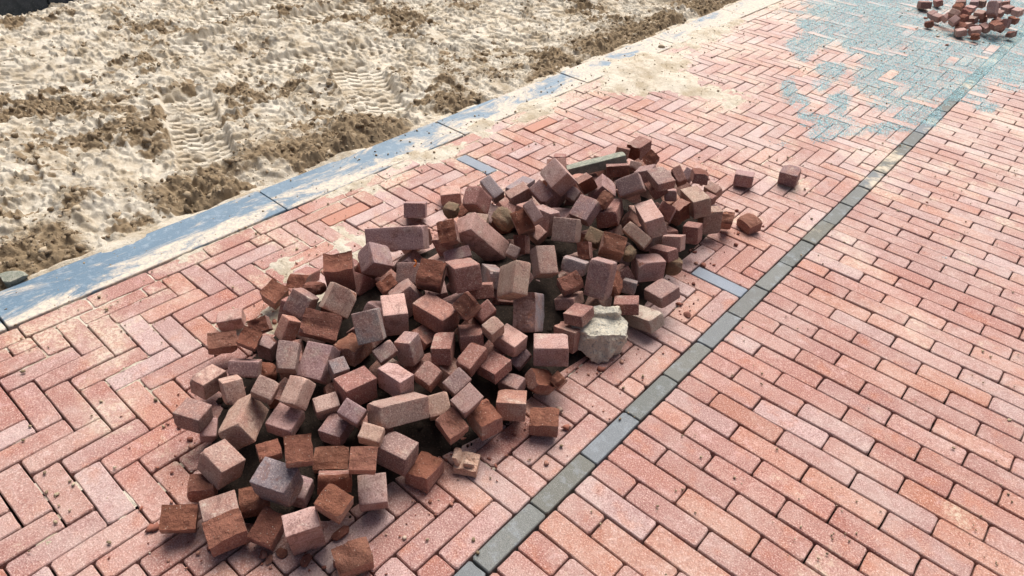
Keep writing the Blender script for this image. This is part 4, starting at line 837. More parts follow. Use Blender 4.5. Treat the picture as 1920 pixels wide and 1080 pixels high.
 ('pinkish smooth-faced brick, nearest to left of the concrete bar', 'bricks heaped on the herringbone paving', (-1.1465, -0.6060, 0.2706), (-0.0362, 0.1869, 0.8995, 0.3932), (0.0864, 0.0759, 0.0816), 'k', '-'),
 ('dark red brick with rough broken face, nearest below the concrete bar', 'bricks heaped on the herringbone paving', (-1.1270, -0.4496, 0.1920), (0.2301, 0.2884, 0.9046, 0.2135), (0.0782, 0.0546, 0.0529), 'r', 'bd'),
 ('dark red brick with rough broken face, nearest to right of the concrete bar', 'bricks heaped on the herringbone paving', (-1.1586, -0.1840, 0.1390), (0.1104, -0.3032, 0.9394, -0.1156), (0.0910, 0.0558, 0.0449), 'r', 'ad'),
 ('purple-grey smooth-faced brick, nearest to right of the concrete bar', 'bricks heaped on the herringbone paving', (-0.9723, -0.3962, 0.2277), (-0.3011, 0.2704, 0.8327, 0.3779), (0.0633, 0.0879, 0.1232), 'p', '-'),
 ('dark red brick with rough broken face, second nearest above the slate-grey laid brick', 'bricks heaped on the herringbone paving', (-0.9431, -0.2490, 0.1745), (-0.0122, 0.2608, 0.9132, 0.3128), (0.0588, 0.0599, 0.0546), 'r', 'ab'),
 ('purple-grey smooth-faced brick, second nearest to right of the concrete bar', 'bricks heaped on the herringbone paving', (-0.9243, -0.2706, 0.2277), (-0.0334, 0.2517, 0.9645, 0.0722), (0.0960, 0.0715, 0.0368), 'p', '-'),
 ('dark red smooth-faced brick, second nearest to right of the concrete bar', 'bricks heaped on the herringbone paving', (-0.9588, -0.0437, 0.1409), (-0.2115, 0.2565, 0.8926, 0.3044), (0.0677, 0.0391, 0.0543), 'r', '-'),
 ('pinkish smooth-faced brick, nearest to right of the concrete bar', 'bricks heaped on the herringbone paving', (-1.1228, -0.1085, 0.1377), (-0.0822, -0.1975, 0.8781, 0.4281), (0.0463, 0.0402, 0.0558), 'k', '-'),
 ('orange-red brick with rough broken face, nearest to right of the concrete bar', 'bricks heaped on the herringbone paving', (-1.0983, -0.0357, 0.1577), (-0.1922, 0.0719, 0.9085, 0.3641), (0.0497, 0.0484, 0.0557), 'o', 'ab'),
 ('dark red brick with rough broken face, second nearest to right of the concrete bar', 'bricks heaped on the herringbone paving', (-1.1990, 0.0358, 0.1441), (0.0127, 0.0142, 0.9982, 0.0569), (0.0629, 0.0854, 0.0673), 'r', 'ad'),
 ('dark red smooth-faced brick, nearest to right of the concrete bar', 'bricks heaped on the herringbone paving', (-1.2279, -0.0485, 0.1436), (0.0110, -0.2040, 0.9664, -0.1560), (0.0556, 0.0557, 0.0455), 'r', '-'),
 ('dark red smooth-faced brick, nearest to left of the concrete bar', 'bricks heaped on the herringbone paving', (-1.4863, -0.1262, 0.0356), (0.0672, -0.2605, 0.9614, -0.0586), (0.0519, 0.0504, 0.0487), 'r', '-'),
 ('dark red brick with rough broken face, nearest above the slate-grey laid brick', 'bricks heaped on the herringbone paving', (-0.8989, 0.0131, 0.1440), (0.1190, 0.4853, 0.8621, -0.0846), (0.1200, 0.0583, 0.0433), 'r', 'ab'),
 ('purple-grey smooth-faced brick, second nearest above the slate-grey laid brick', 'bricks heaped on the herringbone paving', (-0.9698, 0.0660, 0.0965), (-0.1193, -0.0215, 0.9090, 0.3988), (0.0397, 0.0495, 0.0552), 'p', '-'),
 ('purple-grey half brick standing alone on the paving, second farthest right of the heap', 'bricks heaped on the herringbone paving', (-0.8344, 0.3371, 0.0360), (0.0480, -0.1642, 0.9820, -0.0800), (0.0781, 0.0781, 0.0504), 'p', '-'),
 ('purple-grey half brick standing alone on the paving, farthest right of the heap', 'bricks heaped on the herringbone paving', (-0.7010, 0.5059, 0.0412), (0.0165, -0.0765, 0.9920, 0.0988), (0.0764, 0.0718, 0.0633), 'p', '-'),
 ('orange-red broken brick lying alone on the paving just right of the heap', 'bricks heaped on the herringbone paving', (-0.6547, 0.0245, 0.0273), (-0.0018, 0.1999, 0.9782, 0.0568), (0.0760, 0.0610, 0.0437), 'o', 'ab'),
 ('orange-red brick with rough broken face, nearest above the slate-grey laid brick', 'bricks heaped on the herringbone paving', (-0.7110, -0.0706, 0.0583), (-0.0586, -0.1972, 0.8993, 0.3858), (0.0425, 0.0482, 0.1031), 'o', 'ab'),
 ('tan smooth-faced brick, nearest above the slate-grey laid brick', 'bricks heaped on the herringbone paving', (-0.7468, -0.1517, 0.0778), (0.0514, -0.4229, 0.9040, -0.0362), (0.0743, 0.0524, 0.0936), 't', '-'),
 ('dark red smooth-faced brick, nearest above the slate-grey laid brick', 'bricks heaped on the herringbone paving', (-0.7293, -0.3239, 0.1072), (0.1114, -0.0748, 0.9903, -0.0361), (0.0561, 0.0512, 0.0669), 'r', '-'),
 ('tan smooth-faced brick, nearest to right of the concrete bar', 'bricks heaped on the herringbone paving', (-0.8027, -0.1909, 0.1500), (0.0882, 0.3107, 0.9425, 0.0856), (0.1206, 0.0671, 0.0726), 't', '-'),
 ('orange-red brick with rough broken face, second nearest above the slate-grey laid brick', 'bricks heaped on the herringbone paving', (-0.8229, -0.2665, 0.1285), (-0.0049, 0.0390, 0.9894, 0.1395), (0.0425, 0.0613, 0.0817), 'o', 'bd'),
 ('purple-grey brick with rough broken face, nearest above the slate-grey laid brick', 'bricks heaped on the herringbone paving', (-0.8287, -0.3679, 0.1688), (-0.1413, -0.0536, 0.8891, 0.4321), (0.0551, 0.0513, 0.1195), 'p', 'ab'),
 ('purple-grey smooth-faced brick, nearest above the slate-grey laid brick', 'bricks heaped on the herringbone paving', (-0.9046, -0.1990, 0.1399), (0.1138, -0.2671, 0.9450, -0.1507), (0.0438, 0.0524, 0.0422), 'p', '-'),
 ('pinkish smooth-faced brick, nearest to left of the slate-grey laid brick', 'bricks heaped on the herringbone paving', (-0.7333, -0.4566, 0.1256), (0.1528, -0.1112, 0.9655, -0.1791), (0.0640, 0.0734, 0.0524), 'k', '-'),
 ('pinkish smooth-faced brick, nearest above the slate-grey laid brick', 'bricks heaped on the herringbone paving', (-0.8656, 0.1090, 0.0532), (0.0007, 0.0857, 0.9736, 0.2114), (0.0633, 0.0439, 0.0454), 'k', '-'),
 ('dark red smooth-faced brick, second nearest above the slate-grey laid brick', 'bricks heaped on the herringbone paving', (-0.8177, -0.0403, 0.0945), (-0.0050, 0.0205, 0.9984, -0.0516), (0.0462, 0.0457, 0.0371), 'r', '-'),
 ('mossy yellowish rough brick lump, nearest above the pale stone block', 'bricks heaped on the herringbone paving', (-0.7848, -0.6611, 0.1500), (-0.0100, -0.0683, 0.9809, 0.1818), (0.0390, 0.0496, 0.0438), 'y', 'all'),
 ('mossy yellowish smooth-faced brick, nearest below the concrete bar', 'bricks heaped on the herringbone paving', (-0.9075, -0.7010, 0.1755), (-0.1162, -0.1095, 0.9328, 0.3231), (0.0518, 0.0518, 0.0535), 'y', '-'),
 ('dark red brick with rough broken face, nearest above the pale beige half brick', 'bricks heaped on the herringbone paving', (-0.8824, -0.7857, 0.1752), (0.2222, -0.1998, 0.9167, -0.2653), (0.0403, 0.0517, 0.0564), 'r', 'ad'),
 ('grey smooth-faced brick, nearest to left of the pale beige half brick', 'bricks heaped on the herringbone paving', (-0.8659, -0.8603, 0.1627), (0.0167, -0.1756, 0.9599, -0.2180), (0.0772, 0.0519, 0.0439), 'g', '-'),
 ('orange-red rough brick lump, nearest above the pale beige half brick', 'bricks heaped on the herringbone paving', (-0.7412, -0.8046, 0.1257), (0.3029, 0.0341, 0.7302, -0.6114), (0.0366, 0.0597, 0.0907), 'o', 'all'),
 ('grey smooth-faced brick, nearest above the pale beige half brick', 'bricks heaped on the herringbone paving', (-0.7291, -0.7307, 0.0843), (0.0291, -0.1861, 0.9577, -0.2174), (0.0461, 0.0515, 0.0420), 'g', '-'),
 ('dark red smooth-faced brick, nearest to left of the pale beige half brick', 'bricks heaped on the herringbone paving', (-0.6686, -0.8412, 0.1033), (0.0924, -0.2693, 0.9584, 0.0214), (0.0755, 0.0465, 0.0428), 'r', '-'),
 ('tan smooth-faced brick, second nearest to left of the lower whole brick', 'bricks heaped on the herringbone paving', (-0.9840, -1.7395, 0.1050), (-0.1168, 0.1926, 0.9735, 0.0402), (0.0440, 0.0609, 0.0515), 't', '-'),
 ('purple-grey smooth-faced brick, nearest to left of the lower whole brick', 'bricks heaped on the herringbone paving', (-0.8915, -1.7289, 0.1435), (-0.2203, -0.1252, 0.9461, 0.2014), (0.0584, 0.0427, 0.0765), 'p', '-'),
 ('tan smooth-faced brick, nearest to left of the lower whole brick', 'bricks heaped on the herringbone paving', (-0.8021, -1.7423, 0.1462), (-0.1036, -0.2450, 0.9530, 0.1453), (0.0543, 0.0400, 0.0453), 't', '-'),
 ('grey smooth-faced brick, nearest to left of the lower whole brick', 'bricks heaped on the herringbone paving', (-1.0340, -1.6594, 0.1455), (-0.1419, 0.1443, 0.9792, 0.0119), (0.0431, 0.0430, 0.0501), 'g', '-'),
 ('pinkish smooth-faced brick, fifth nearest to left of the lower whole brick', 'bricks heaped on the herringbone paving', (-1.1793, -1.9632, 0.0452), (-0.1604, -0.4175, 0.8823, 0.1468), (0.0402, 0.0494, 0.0518), 'k', '-'),
 ('speckled grey concrete bar lying along the top end of the heap', 'bricks heaped on the herringbone paving', (-1.2663, -0.1767, 0.1195), (0.1533, -0.3820, 0.9113, -0.0056), (0.2425, 0.0533, 0.0401), 'c', '-'),
 ('dark red smooth-faced brick in the far heap, first of these from the left', 'bricks of the far heap', (-1.1347, 4.0450, 0.0431), (0.0994, 0.5241, 0.8458, 0.0023), (0.1147, 0.0775, 0.0494), 'r', '-'),
 ('dark red smooth-faced brick in the far heap, second of these from the left', 'bricks of the far heap', (-1.0823, 4.2380, 0.0366), (0.1467, 0.4842, 0.8517, 0.1364), (0.0886, 0.0498, 0.0458), 'r', '-'),
 ('purple-grey smooth-faced brick in the far heap, first of these from the left', 'bricks of the far heap', (-1.0027, 3.7697, 0.0497), (0.0581, 0.3220, 0.9129, 0.2439), (0.0504, 0.0496, 0.0444), 'p', '-'),
 ('pinkish smooth-faced brick in the far heap, first of these from the left', 'bricks of the far heap', (-0.9559, 3.7238, 0.0475), (0.0396, 0.1978, 0.9666, 0.1582), (0.0617, 0.0496, 0.0447), 'k', '-'),
 ('only dark red rough brick lump in the far heap', 'bricks of the far heap', (-0.9587, 3.5546, 0.0334), (0.1684, -0.0816, 0.9812, -0.0469), (0.0540, 0.0501, 0.0437), 'r', 'all'),
 ('pinkish smooth-faced brick in the far heap, third of these from the left', 'bricks of the far heap', (-0.8502, 3.6797, 0.1110), (-0.0161, 0.0758, 0.9006, 0.4276), (0.0676, 0.0439, 0.0501), 'k', '-'),
 ('purple-grey smooth-faced brick in the far heap, second of these from the left', 'bricks of the far heap', (-0.8155, 3.5663, 0.0888), (-0.0744, 0.1954, 0.9093, 0.3597), (0.0506, 0.0573, 0.0480), 'p', '-'),
 ('pinkish smooth-faced brick in the far heap, second of these from the left', 'bricks of the far heap', (-0.8953, 3.7040, 0.0684), (-0.1950, 0.1234, 0.9208, 0.3145), (0.0452, 0.0487, 0.0502), 'k', '-'),
 ('orange-red brick with rough broken face in the far heap, first of these from the left', 'bricks of the far heap', (-0.8747, 3.8857, 0.1128), (0.0838, 0.1003, 0.9689, 0.2100), (0.0684, 0.0495, 0.0454), 'o', 'ab'),
 ('dark red brick with broken face in the far heap, second of these from the left', 'bricks of the far heap', (-0.8009, 3.8152, 0.1075), (0.0130, 0.0825, 0.9956, 0.0435), (0.0603, 0.0509, 0.0436), 'r', 'ab'),
 ('pinkish smooth-faced brick in the far heap, sixth of these from the left', 'bricks of the far heap', (-0.8038, 3.9232, 0.1098), (0.0320, 0.1055, 0.9902, 0.0854), (0.0639, 0.0500, 0.0415), 'k', '-'),
 ('dark red smooth-faced brick in the far heap, third of these from the left', 'bricks of the far heap', (-0.9057, 4.1032, 0.0959), (0.1315, -0.0492, 0.9847, 0.1030), (0.0669, 0.0511, 0.0436), 'r', '-'),
 ('purple-grey smooth-faced brick in the far heap, third of these from the left', 'bricks of the far heap', (-0.8162, 4.0936, 0.1124), (0.1077, -0.0198, 0.9912, 0.0747), (0.0566, 0.0512, 0.0492), 'p', '-'),
 ('tan smooth-faced brick in the far heap, second of these from the left', 'bricks of the far heap', (-0.7760, 4.1443, 0.1151), (0.0496, 0.1193, 0.9908, 0.0411), (0.0457, 0.0507, 0.0511), 't', '-'),
 ('purple-grey smooth-faced brick in the far heap, fifth of these from the left', 'bricks of the far heap', (-0.6944, 4.1494, 0.1263), (0.1063, 0.0004, 0.9868, 0.1221), (0.0840, 0.0507, 0.0476), 'p', '-'),
 ('dark red smooth-faced brick in the far heap, sixth of these from the left', 'bricks of the far heap', (-0.6556, 4.4163, 0.0919), (0.1706, 0.0607, 0.9834, 0.0125), (0.0468, 0.0518, 0.0444), 'r', '-'),
 ('purple-grey smooth-faced brick in the far heap, seventh of these from the left', 'bricks of the far heap', (-0.5968, 4.1211, 0.1201), (0.0947, 0.3220, 0.9307, 0.1455), (0.0772, 0.0533, 0.0461), 'p', '-'),
 ('pinkish smooth-faced brick in the far heap, eleventh of these from the left', 'bricks of the far heap', (-0.5258, 4.0935, 0.1224), (0.0492, 0.2237, 0.9566, 0.1804), (0.0648, 0.0483, 0.0465), 'k', '-'),
 ('orange-red brick with rough broken face in the far heap, fourth of these from the left', 'bricks of the far heap', (-0.5068, 3.9028, 0.1059), (0.0346, 0.1381, 0.9857, 0.0905), (0.0620, 0.0483, 0.0417), 'o', 'ab'),
 ('purple-grey smooth-faced brick in the far heap, sixth of these from the left', 'bricks of the far heap', (-0.5376, 3.8546, 0.0851), (0.0796, 0.1752, 0.9737, -0.1216), (0.0453, 0.0504, 0.0571), 'p', '-'),
 ('purple-grey smooth-faced brick in the far heap, fourth of these from the left', 'bricks of the far heap', (-0.6480, 3.8099, 0.1616), (0.6346, -0.0575, -0.2917, -0.7133), (0.0990, 0.0530, 0.0904), 'p', '-'),
 ('pinkish smooth-faced brick in the far heap, eighth of these from the left', 'bricks of the far heap', (-0.7097, 3.7923, 0.1172), (0.0703, 0.1242, 0.9714, 0.1896), (0.0676, 0.0489, 0.0465), 'k', '-'),
 ('tan smooth-faced brick in the far heap, first of these from the left', 'bricks of the far heap', (-0.7376, 3.7613, 0.0770), (0.1351, 0.2097, 0.9526, 0.1742), (0.0656, 0.0508, 0.0449), 't', '-'),
 ('only orange-red smooth-faced brick in the far heap', 'bricks of the far heap', (-0.6800, 3.8357, 0.0840), (0.0948, -0.0031, 0.9951, 0.0266), (0.0431, 0.0511, 0.0436), 'o', '-'),
 ('dark red smooth-faced brick in the far heap, fifth of these from the left', 'bricks of the far heap', (-0.5892, 3.8177, 0.0869), (0.0733, 0.3574, 0.9075, 0.2081), (0.0636, 0.0487, 0.0413), 'r', '-'),
 ('orange-red brick with rough broken face in the far heap, third of these from the left', 'bricks of the far heap', (-0.5705, 3.6825, 0.0932), (0.0861, 0.3795, 0.9068, 0.1621), (0.0761, 0.0565, 0.0439), 'o', 'ab'),
 ('orange-red brick with rough broken face in the far heap, second of these from the left', 'bricks of the far heap', (-0.7646, 3.5950, 0.0603), (0.0340, -0.0211, 0.9172, 0.3964), (0.0715, 0.0410, 0.0480), 'o', 'ab'),
 ('pinkish smooth-faced brick in the far heap, fourth of these from the left', 'bricks of the far heap', (-0.7401, 3.5116, 0.0399), (0.1140, 0.5053, 0.8477, 0.1139), (0.0824, 0.0616, 0.0425), 'k', '-'),
 ('pinkish smooth-faced brick in the far heap, seventh of these from the left', 'bricks of the far heap', (-0.6676, 3.5834, 0.0545), (-0.0748, 0.4453, 0.8766, 0.1665), (0.0504, 0.0705, 0.0438), 'k', '-'),
 ('pinkish smooth-faced brick in the far heap, ninth of these from the left', 'bricks of the far heap', (-0.6333, 3.7284, 0.0545), (0.0012, 0.3640, 0.9037, 0.2256), (0.0708, 0.0463, 0.0432), 'k', '-'),
 ('only orange-red rough brick lump in the far heap', 'bricks of the far heap', (-0.6370, 3.4970, 0.0390), (0.1198, 0.2097, 0.9697, -0.0353), (0.0514, 0.0500, 0.0415), 'o', 'all'),
 ('dark red brick with broken face in the far heap, third of these from the left', 'bricks of the far heap', (-0.5449, 3.7489, 0.0667), (-0.0529, 0.1220, 0.8603, 0.4921), (0.0487, 0.0397, 0.0497), 'r', 'ab'),
 ('dark red brick with broken face in the far heap, fourth of these from the left', 'bricks of the far heap', (-0.4683, 3.7702, 0.0443), (0.1156, 0.1888, 0.9740, 0.0475), (0.0500, 0.0493, 0.0386), 'r', 'ab'),
 ('pinkish smooth-faced brick in the far heap, tenth of these from the left', 'bricks of the far heap', (-0.6109, 3.9188, 0.1201), (0.0226, 0.2213, 0.9525, 0.2078), (0.0459, 0.0438, 0.0460), 'k', '-'),
 ('dark red brick with broken face in the far heap, first of these from the left', 'bricks of the far heap', (-0.7851, 3.7160, 0.0877), (0.0831, 0.1861, 0.9562, 0.2101), (0.0473, 0.0474, 0.0456), 'r', 'ab'),
 ('pinkish smooth-faced brick in the far heap, fifth of these from the left', 'bricks of the far heap', (-0.7440, 3.6620, 0.0549), (0.0985, 0.1744, 0.9787, 0.0446), (0.0503, 0.0496, 0.0394), 'k', '-'),
 ('dark red smooth-faced brick in the far heap, fourth of these from the left', 'bricks of the far heap', (-0.6912, 3.6953, 0.0495), (0.1308, 0.1405, 0.9783, -0.0783), (0.0485, 0.0508, 0.0393), 'r', '-'),
 ('half-hidden purple-grey brick, second nearest below the steeply tilted whole brick', 'bricks heaped on the herringbone paving', (-0.9987, -0.9927, 0.0997), (-0.1307, -0.3359, -0.2740, 0.8916), (0.0836, 0.0668, 0.0813), 'p', '-'),
 ('half-hidden pinkish brick, nearest to left of the steeply tilted whole brick', 'bricks heaped on the herringbone paving', (-1.2276, -1.0836, 0.0866), (0.9812, 0.0005, -0.1929, 0.0019), (0.0970, 0.0811, 0.0634), 'k', 'ad'),
 ('half-hidden orange-red brick, nearest to right of the bridging whole brick', 'bricks heaped on the herringbone paving', (-1.4335, -1.0248, 0.0617), (0.9799, 0.0299, -0.1648, -0.1088), (0.0775, 0.0959, 0.0689), 'o', 'ab'),
 ('half-hidden purple-grey brick, fourth nearest below the concrete bar', 'bricks heaped on the herringbone paving', (-1.0595, -0.5413, 0.0802), (0.9507, 0.0413, 0.1940, 0.2384), (0.0621, 0.0807, 0.0789), 'p', 'ab'),
 ('half-hidden orange-red brick, second nearest to left of the slate-grey laid brick', 'bricks heaped on the herringbone paving', (-1.0325, -0.2910, 0.1176), (0.7544, 0.5237, 0.0922, 0.3848), (0.0824, 0.0689, 0.0666), 'o', 'ab'),
 ('half-hidden dark red brick, nearest below the bridging whole brick', 'bricks heaped on the herringbone paving', (-1.3758, -1.3285, 0.0608), (0.9194, 0.3732, 0.0263, 0.1212), (0.0843, 0.0667, 0.0826), 'r', 'ab'),
 ('half-hidden tan brick, nearest to right of the blue-grey laid brick', 'bricks heaped on the herringbone paving', (-1.3670, -0.4977, 0.0538), (0.9986, 0.0340, 0.0351, 0.0184), (0.0664, 0.0904, 0.0813), 't', 'bd'),
 ('half-hidden purple-grey brick, nearest above the lower whole brick', 'bricks heaped on the herringbone paving', (-1.1950, -1.3801, 0.0584), (-0.0187, -0.0014, 0.2640, 0.9643), (0.1028, 0.0756, 0.0693), 'p', 'ad'),
 ('half-hidden orange-red brick, nearest to left of the slate-grey laid brick', 'bricks heaped on the herringbone paving', (-0.9306, -0.4414, 0.0975), (0.5125, 0.1175, 0.3031, 0.7948), (0.0693, 0.0623, 0.0791), 'o', 'ad'),
 ('half-hidden tan brick, nearest to right of the concrete bar', 'bricks heaped on the herringbone paving', (-1.1341, -0.1785, 0.0744), (0.9057, 0.0346, -0.0089, -0.4225), (0.1012, 0.0682, 0.0743), 't', '-'),
 ('half-hidden dark red brick, nearest to left of the bridging whole brick', 'bricks heaped on the herringbone paving', (-1.4549, -1.3134, 0.0637), (0.6297, -0.0667, 0.0842, 0.7693), (0.0821, 0.0655, 0.0649), 'r', '-'),
 ('half-hidden purple-grey brick, nearest above the pale beige half brick', 'bricks heaped on the herringbone paving', (-0.8448, -0.6181, 0.0990), (0.8544, -0.3370, -0.2389, -0.3152), (0.0677, 0.0634, 0.0831), 'p', 'ab'),
 ('half-hidden dark red brick, second nearest to left of the lower whole brick', 'bricks heaped on the herringbone paving', (-1.2236, -1.6826, 0.0647), (0.9525, 0.0208, 0.0204, -0.3032), (0.0859, 0.0678, 0.0807), 'r', '-'),
 ('half-hidden purple-grey brick, nearest below the concrete bar', 'bricks heaped on the herringbone paving', (-1.0875, -0.3978, 0.1579), (0.8985, -0.0544, 0.3085, 0.3075), (0.0690, 0.0851, 0.0778), 'p', '-'),
 ('half-hidden dark red brick, nearest to right of the steeply tilted whole brick', 'bricks heaped on the herringbone paving', (-1.2333, -0.7663, 0.1205), (0.9704, 0.0738, 0.2102, 0.0927), (0.0750, 0.1011, 0.0689), 'r', 'ad'),
 ('half-hidden dark red brick, second nearest to left of the pale beige half brick', 'bricks heaped on the herringbone paving', (-1.0187, -0.8021, 0.0708), (0.7558, -0.1217, 0.1593, 0.6234), (0.0638, 0.0810, 0.0801), 'r', 'bd'),
 ('half-hidden purple-grey brick, second nearest above the pale stone block', 'bricks heaped on the herringbone paving', (-1.0062, -0.6420, 0.0629), (0.7205, 0.2716, 0.0350, -0.6371), (0.0826, 0.0652, 0.0766), 'p', 'bd'),
 ('half-hidden dark red brick, nearest to left of the pale beige half brick', 'bricks heaped on the herringbone paving', (-0.8818, -0.8423, 0.0850), (-0.3312, -0.1760, 0.0757, 0.9239), (0.0776, 0.0771, 0.0667), 'r', 'bd'),
 ('half-hidden orange-red brick, nearest below the concrete bar', 'bricks heaped on the herringbone paving', (-1.2359, -0.3372, 0.0994), (0.0804, -0.2157, -0.0077, 0.9731), (0.0631, 0.0737, 0.0766), 'o', 'ad'),
 ('half-hidden purple-grey brick, nearest to left of the steeply tilted whole brick', 'bricks heaped on the herringbone paving', (-1.2371, -1.2079, 0.1101), (0.8702, 0.4412, -0.0888, 0.2006), (0.0764, 0.0685, 0.0936), 'p', '-'),
 ('half-hidden pinkish brick, nearest to left of the lower whole brick', 'bricks heaped on the herringbone paving', (-1.2720, -1.5606, 0.0721), (-0.1982, 0.0498, 0.3290, 0.9220), (0.0900, 0.0637, 0.0743), 'k', 'bd'),
 ('half-hidden purple-grey brick, nearest above the slate-grey laid brick', 'bricks heaped on the herringbone paving', (-1.0167, -0.0995, 0.1110), (-0.2891, -0.0856, -0.0132, 0.9534), (0.1048, 0.0780, 0.0634), 'p', 'ab'),
 ('half-hidden orange-red brick, nearest above the lower whole brick', 'bricks heaped on the herringbone paving', (-0.9968, -1.5347, 0.0655), (0.9876, 0.1301, -0.0881, -0.0057), (0.0649, 0.0755, 0.0692), 'o', '-'),
 ('half-hidden dark red brick, nearest to left of the steeply tilted whole brick', 'bricks heaped on the herringbone paving', (-1.2594, -0.9442, 0.0855), (0.6240, 0.0073, -0.3430, 0.7021), (0.0813, 0.0642, 0.0785), 'r', 'ad'),
 ('half-hidden purple-grey brick, second nearest below the concrete bar', 'bricks heaped on the herringbone paving', (-1.1495, -0.4691, 0.0740), (0.9510, -0.2499, 0.0664, 0.1693), (0.0885, 0.0670, 0.0757), 'p', 'ad'),
 ('half-hidden purple-grey brick, nearest to right of the steeply tilted whole brick', 'bricks heaped on the herringbone paving', (-1.1308, -0.7363, 0.0870), (0.8980, 0.1411, -0.0228, -0.4161), (0.0704, 0.0798, 0.0624), 'p', 'bd'),
 ('half-hidden dark red brick, nearest to left of the pale stone block', 'bricks heaped on the herringbone paving', (-0.9819, -1.0860, 0.0637), (-0.4654, 0.1550, 0.0008, 0.8714), (0.0811, 0.0621, 0.0954), 'r', 'ab'),
 ('half-hidden orange-red brick, nearest below the steeply tilted whole brick', 'bricks heaped on the herringbone paving', (-1.0216, -1.3615, 0.0705), (0.7097, -0.1818, 0.0398, -0.6795), (0.1029, 0.0676, 0.0805), 'o', 'ad'),
 ('half-hidden orange-red brick, nearest to left of the concrete bar', 'bricks heaped on the herringbone paving', (-1.3084, -0.3979, 0.0757), (0.5488, -0.1936, 0.0337, 0.8125), (0.1030, 0.0683, 0.0762), 'o', 'bd'),
 ('half-hidden tan brick, nearest to right of the steeply tilted whole brick', 'bricks heaped on the herringbone paving', (-1.1030, -0.8530, 0.0970), (0.9026, -0.2798, -0.1992, -0.2594), (0.0810, 0.0739, 0.0628), 't', 'bd'),
 ('half-hidden tan brick, nearest to left of the concrete bar', 'bricks heaped on the herringbone paving', (-1.2633, -0.5439, 0.0616), (-0.3868, 0.1700, 0.0169, 0.9062), (0.0789, 0.0765, 0.0688), 't', '-'),
 ('half-hidden purple-grey brick, nearest above the steeply tilted whole brick', 'bricks heaped on the herringbone paving', (-1.3431, -0.7337, 0.0694), (0.5104, 0.2583, -0.0101, 0.8202), (0.0788, 0.0672, 0.0709), 'p', '-'),
 ('half-hidden purple-grey brick, nearest below the steeply tilted whole brick', 'bricks heaped on the herringbone paving', (-1.0764, -1.1479, 0.1098), (0.9356, 0.0474, 0.3251, -0.1291), (0.0668, 0.0832, 0.0676), 'p', '-'),
 ('half-hidden dark red brick, second nearest above the slate-grey laid brick', 'bricks heaped on the herringbone paving', (-0.9475, -0.0027, 0.0597), (0.7834, 0.2039, -0.2420, 0.5349), (0.0678, 0.0816, 0.0623), 'r', 'ab'),
 ('half-hidden purple-grey brick, nearest to left of the concrete bar', 'bricks heaped on the herringbone paving', (-1.2024, -0.5257, 0.1530), (-0.0851, 0.1264, 0.0531, 0.9869), (0.0662, 0.0778, 0.0946), 'p', 'ab'),
 ('half-hidden purple-grey brick, nearest to left of the slate-grey laid brick', 'bricks heaped on the herringbone paving', (-0.8263, -0.4767, 0.1120), (0.9633, 0.0417, -0.1687, -0.2044), (0.0765, 0.0756, 0.0683), 'p', 'bd'),
 ('half-hidden orange-red brick, nearest to right of the concrete bar', 'bricks heaped on the herringbone paving', (-1.2835, -0.0983, 0.0652), (0.0303, -0.0586, 0.2339, 0.9700), (0.0750, 0.0693, 0.0910), 'o', 'ad'),
 ('half-hidden dark red brick, nearest above the slate-grey laid brick', 'bricks heaped on the herringbone paving', (-0.8967, -0.2541, 0.0595), (0.8709, -0.4847, 0.0797, -0.0157), (0.0994, 0.0660, 0.0751), 'r', '-'),
 ('half-hidden dark red brick, nearest above the steeply tilted whole brick', 'bricks heaped on the herringbone paving', (-1.3653, -0.6023, 0.0449), (0.2622, -0.0726, 0.0190, 0.9621), (0.0829, 0.0802, 0.0657), 'r', 'bd'),
 ('half-hidden pinkish brick, nearest to right of the concrete bar', 'bricks heaped on the herringbone paving', (-1.1293, 0.0383, 0.0563), (0.6907, 0.1984, 0.1865, 0.6699), (0.0772, 0.0683, 0.0662), 'k', 'ad'),
 ('half-hidden orange-red brick, second nearest to right of the concrete bar', 'bricks heaped on the herringbone paving', (-1.1554, -0.0528, 0.0755), (0.6910, 0.1831, 0.1350, 0.6861), (0.0778, 0.0691, 0.0882), 'o', 'ad'),
 ('half-hidden dark red brick, nearest below the steeply tilted whole brick', 'bricks heaped on the herringbone paving', (-1.1369, -0.9555, 0.0545), (0.6166, 0.0618, -0.1210, 0.7755), (0.0810, 0.1045, 0.0638), 'r', 'ab'),
 ('half-hidden tan brick, nearest below the bridging whole brick', 'bricks heaped on the herringbone paving', (-1.1879, -1.2825, 0.0624), (-0.3806, -0.3373, 0.1016, 0.8550), (0.0642, 0.0750, 0.0721), 't', 'ad'),
 ('half-hidden purple-grey brick, nearest below the bridging whole brick', 'bricks heaped on the herringbone paving', (-1.3420, -1.1365, 0.0580), (0.5222, -0.1782, -0.3347, 0.7639), (0.0638, 0.0824, 0.0613), 'p', '-'),
 ('half-hidden purple-grey brick, second nearest to right of the blue-grey laid brick', 'bricks heaped on the herringbone paving', (-1.1060, -0.6366, 0.1220), (0.7477, 0.1349, -0.0150, -0.6500), (0.0778, 0.0972, 0.0673), 'p', 'bd'),
 ('half-hidden orange-red brick, nearest above the slate-grey laid brick', 'bricks heaped on the herringbone paving', (-0.9213, -0.1389, 0.0655), (0.8721, 0.3205, -0.1235, -0.3485), (0.0851, 0.0826, 0.0672), 'o', '-'),
 ('half-hidden purple-grey brick, nearest above the peach clay fragment', 'bricks heaped on the herringbone paving', (-1.0208, -1.2386, 0.1156), (0.8393, -0.0049, -0.1270, 0.5286), (0.0782, 0.0601, 0.0651), 'p', '-'),
 ('half-hidden tan brick, nearest below the concrete bar', 'bricks heaped on the herringbone paving', (-0.9214, -0.7544, 0.0875), (0.7952, 0.0454, -0.2023, -0.5697), (0.0659, 0.0814, 0.0718), 't', 'ab'),
